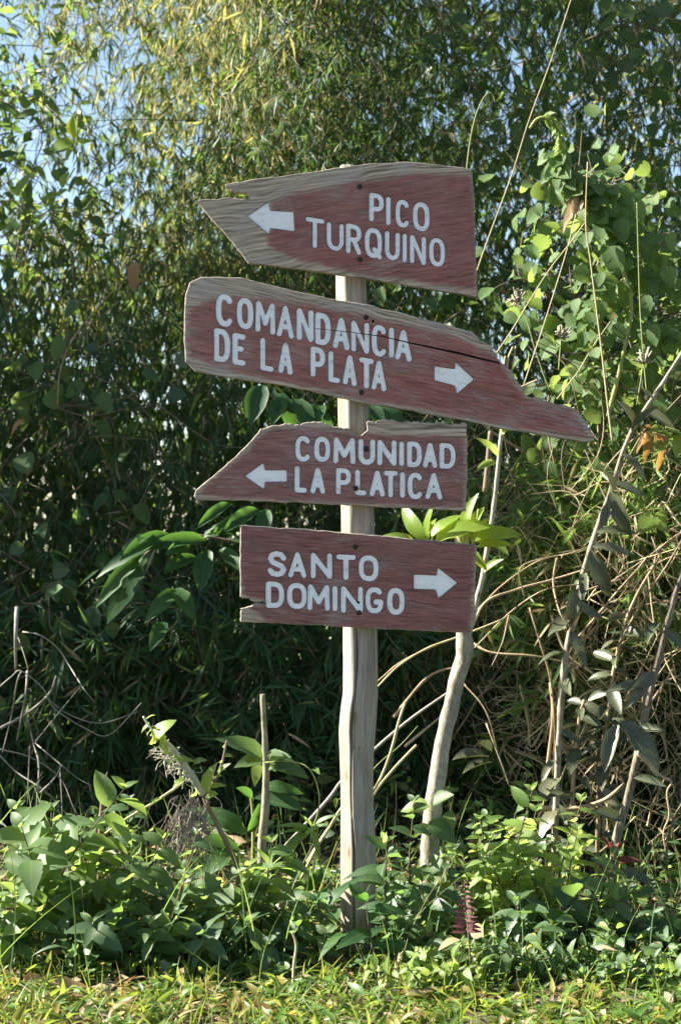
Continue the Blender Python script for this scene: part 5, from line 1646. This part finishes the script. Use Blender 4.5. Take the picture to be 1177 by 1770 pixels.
nrl = nrm(np.array([-.4, -.25, .7]) + rng.normal(0, .4, (n, 3)))
mt = np.where(rng.random(n) < .05, 4, rng.choice(3, n, p=[.42, .40, .18]))
kind = (vnoise(o + 31, 3.0) + rng.normal(0, .25, n))
for sh, wr_, lf, sel in ((S_OVL, (.2, .32), 1.0, kind < .05), (leaf_shape(P_lance, 5, .3, .5), (.09, .15), 1.15, (kind >= .05) & (kind < .45)), (leaf_shape(P_heart, 5, .15, .3), (.36, .46), .6, kind >= .45)):
    m_ = int(sel.sum())
    scatter(mb, sh, o[sel], d[sel], nrl[sel], L[sel] * lf, L[sel] * lf * rng.uniform(*wr_, m_), mt[sel])
# thin shoots and grass blades standing up among them
m_ = 900
x_, y_ = verge(m_, (-2.4, 2.4), (4.6, 6.2))
ob = np.stack((x_, y_, ground_z(x_, y_)), -1)
lb = rng.uniform(.12, .38, m_)
scatter(mb, leaf_shape(P_blade, 6, .35, .4), ob, nrm(rng.normal(0, .28, (m_, 3)) + np.array([0, 0, 1.0])), nrm(rng.normal(0, 1, (m_, 3))), lb, lb * rng.uniform(.004, .009, m_), np.where(rng.random(m_) < .15, 5, 0))
# their little stems
k = rng.choice(n, 2600, replace=False)
for i in k:
    b = np.array([o[i, 0] + rng.normal(0, .02), o[i, 1] + rng.normal(0, .02), gz(o[i, 0], o[i, 1]) - .01])
    tube(mb, np.array([b, o[i]]), [.0016, .0009], 3, 3, rng.random(), False)
tag(mb.build('undergrowth', [M['weed'], M['weed_dark'], M['weed_lime'], M['bush_stem'], M['dry'], M['bamboo_dead']]), 'low leafy undergrowth filling the verge between the weeds', 'undergrowth', kind='stuff')

# grass and creeping herbs on the near strip
mb = MB()
x, y = verge(24000, (-2.4, 2.4), (3.7, 5.25))
p_ = np.stack((x, y, 0 * x), -1)
keep = vnoise(p_, 3.2) + .7 * vnoise(p_, 9) > -.7
x, y = x[keep], y[keep]
n = len(x)
o = np.stack((x, y, ground_z(x, y) + rng.random(n) ** 2 * .03), -1)
a = rng.uniform(0, 2 * PI, n)
d = np.stack((np.cos(a), np.sin(a), rng.uniform(.05, 1.4, n) ** 1.2), -1)
nr = nrm(np.array([0, -.1, 1]) + rng.normal(0, .4, (n, 3)))
L = rng.uniform(.02, .07, n)
yel = sstep(-.1, .5, vnoise(p_[keep], 1.6) - .5 * (x - .1))
mt = np.where(rng.random(n) < 0.06 + .22 * yel * sstep(5.1, 4.5, y), 1, 0)
mt = np.where(rng.random(n) < .05, 2, mt)
scatter(mb, S_BL, o, d, nr, L, L * rng.uniform(.09, .22, n), mt)
x, y = verge(2600, (-2.2, 2.2), (3.8, 5.1))
n = len(x)
o = np.stack((x, y, ground_z(x, y)), -1)
d = nrm(rng.normal(0, .45, (n, 3)) + np.array([0, 0, 1.0]))
L = rng.uniform(.05, .11, n)
scatter(mb, S_BL, o, d, nrm(rng.normal(0, 1, (n, 3))), L, L * rng.uniform(.018, .035, n), np.where(rng.random(n) < .2, 1, 0))
tag(mb.build('grass', [M['grass'], M['grass_yellow'], M['bamboo_dead']]), 'short green and yellowed grass with creeping herbs along the front of the verge', 'grass', kind='stuff')

# dead leaf litter
mb = MB()
x, y = verge(2600, (-2.4, 2.4), (3.8, 6.6))
n = len(x)
o = np.stack((x, y, ground_z(x, y) + rng.uniform(.003, .03, n)), -1)
a = rng.uniform(0, 2 * PI, n)
d = np.stack((np.cos(a), np.sin(a), rng.normal(0, .25, n)), -1)
L = rng.uniform(.02, .07, n)
scatter(mb, leaf_shape(P_ellip, 4, .5, .9, .06), o, d, nrm(np.array([0, 0, 1]) + rng.normal(0, .35, (n, 3))), L, L * rng.uniform(.12, .28, n), rng.integers(0, 2, n))
for k in range(160):
    b = np.array([rng.uniform(-2, 2), rng.uniform(3.9, 5.3), 0])
    a = rng.uniform(0, PI)
    l = rng.uniform(.04, .16)
    b[2] = gz(b[0], b[1]) + .012
    e = b + np.array([math.cos(a) * l, math.sin(a) * l, rng.uniform(0, .04)])
    tube(mb, smooth_path([b, (b + e) / 2 + rng.normal(0, .008, 3), e], 3), [.0022, .0014], 4, 2, rng.random(), False)
tag(mb.build('leaf_litter', [M['dry'], M['bamboo_dead'], M['stem_brown']]), 'scattered dead leaves lying in the grass of the verge', 'leaf litter', kind='stuff')

# single fallen leaves that catch the eye
for lab, b, t, kind, wd, dz in [('large pale curled dead leaf lying in the yellow grass at the left', (85, 1700), (135, 1686), 'dry', .8, .03),
                                ('tan dead leaf lying beside the curled pale one at the left', (40, 1696), (76, 1690), 'dry', .8, .03),
                                ('white underside of a narrow leaf standing in the grass left of the post', (366, 1696), (374, 1668), 'sprout', .9, .0),
                                ('flat tan dead leaf in the grass at the bottom centre', (430, 1738), (476, 1734), 'dry', .7, .02),
                                ('dark rotten curled leaf at the edge of the left weeds', (280, 1660), (300, 1688), 'leather', 1.5, .02)]:
    d = 1.235 * 611 * 5 / ((b[1] + t[1]) / 2 + 12 - 885)
    q = Plant('fallen_leaf', lab, 'leaf', W(b[0], b[1], d))
    q.leaf_to(kind, W(b[0], b[1], d), W(t[0], t[1], d - .02), wd, (-.3, -.7, .7))
for lab, pts in (('short pale twig lying in the grass left of the post', [(340, 1728), (350, 1712), (360, 1698)]), ('dry upright weed skeleton in the grass just left of the post', [(506, 1716), (508, 1670), (512, 1635), (505, 1610)])):
    d = 4.62
    cane(lab, pts, d, (.004, .003), 'straw', 'dry_twig', 'twig', None, 5)
p = Plant('dry_seed_stalk', 'pale feathery dry grass head standing right of the post foot', 'grass', on_ground(664, 4.6))
D = 4.6
p.stem([W(664, 1790, D), W(668, 1730, D), W(680, 1690, D), W(692, 1648, D)], [.0016, .001], 'straw', 4)
mb = MB()
for k in range(40):
    t = rng.random()
    a = np.array(W(672 + 20 * t, 1716 - 66 * t, D))
    e = a + np.array([rng.normal(.004, .006), rng.normal(0, .006), .012])
    tube(mb, np.array([a, (a + e) / 2, e]) - np.array(p.b), [.0006, .0022, .0006], 4, 0, rng.random(), False)
mb.build('seed_head', M['straw'], p.r)
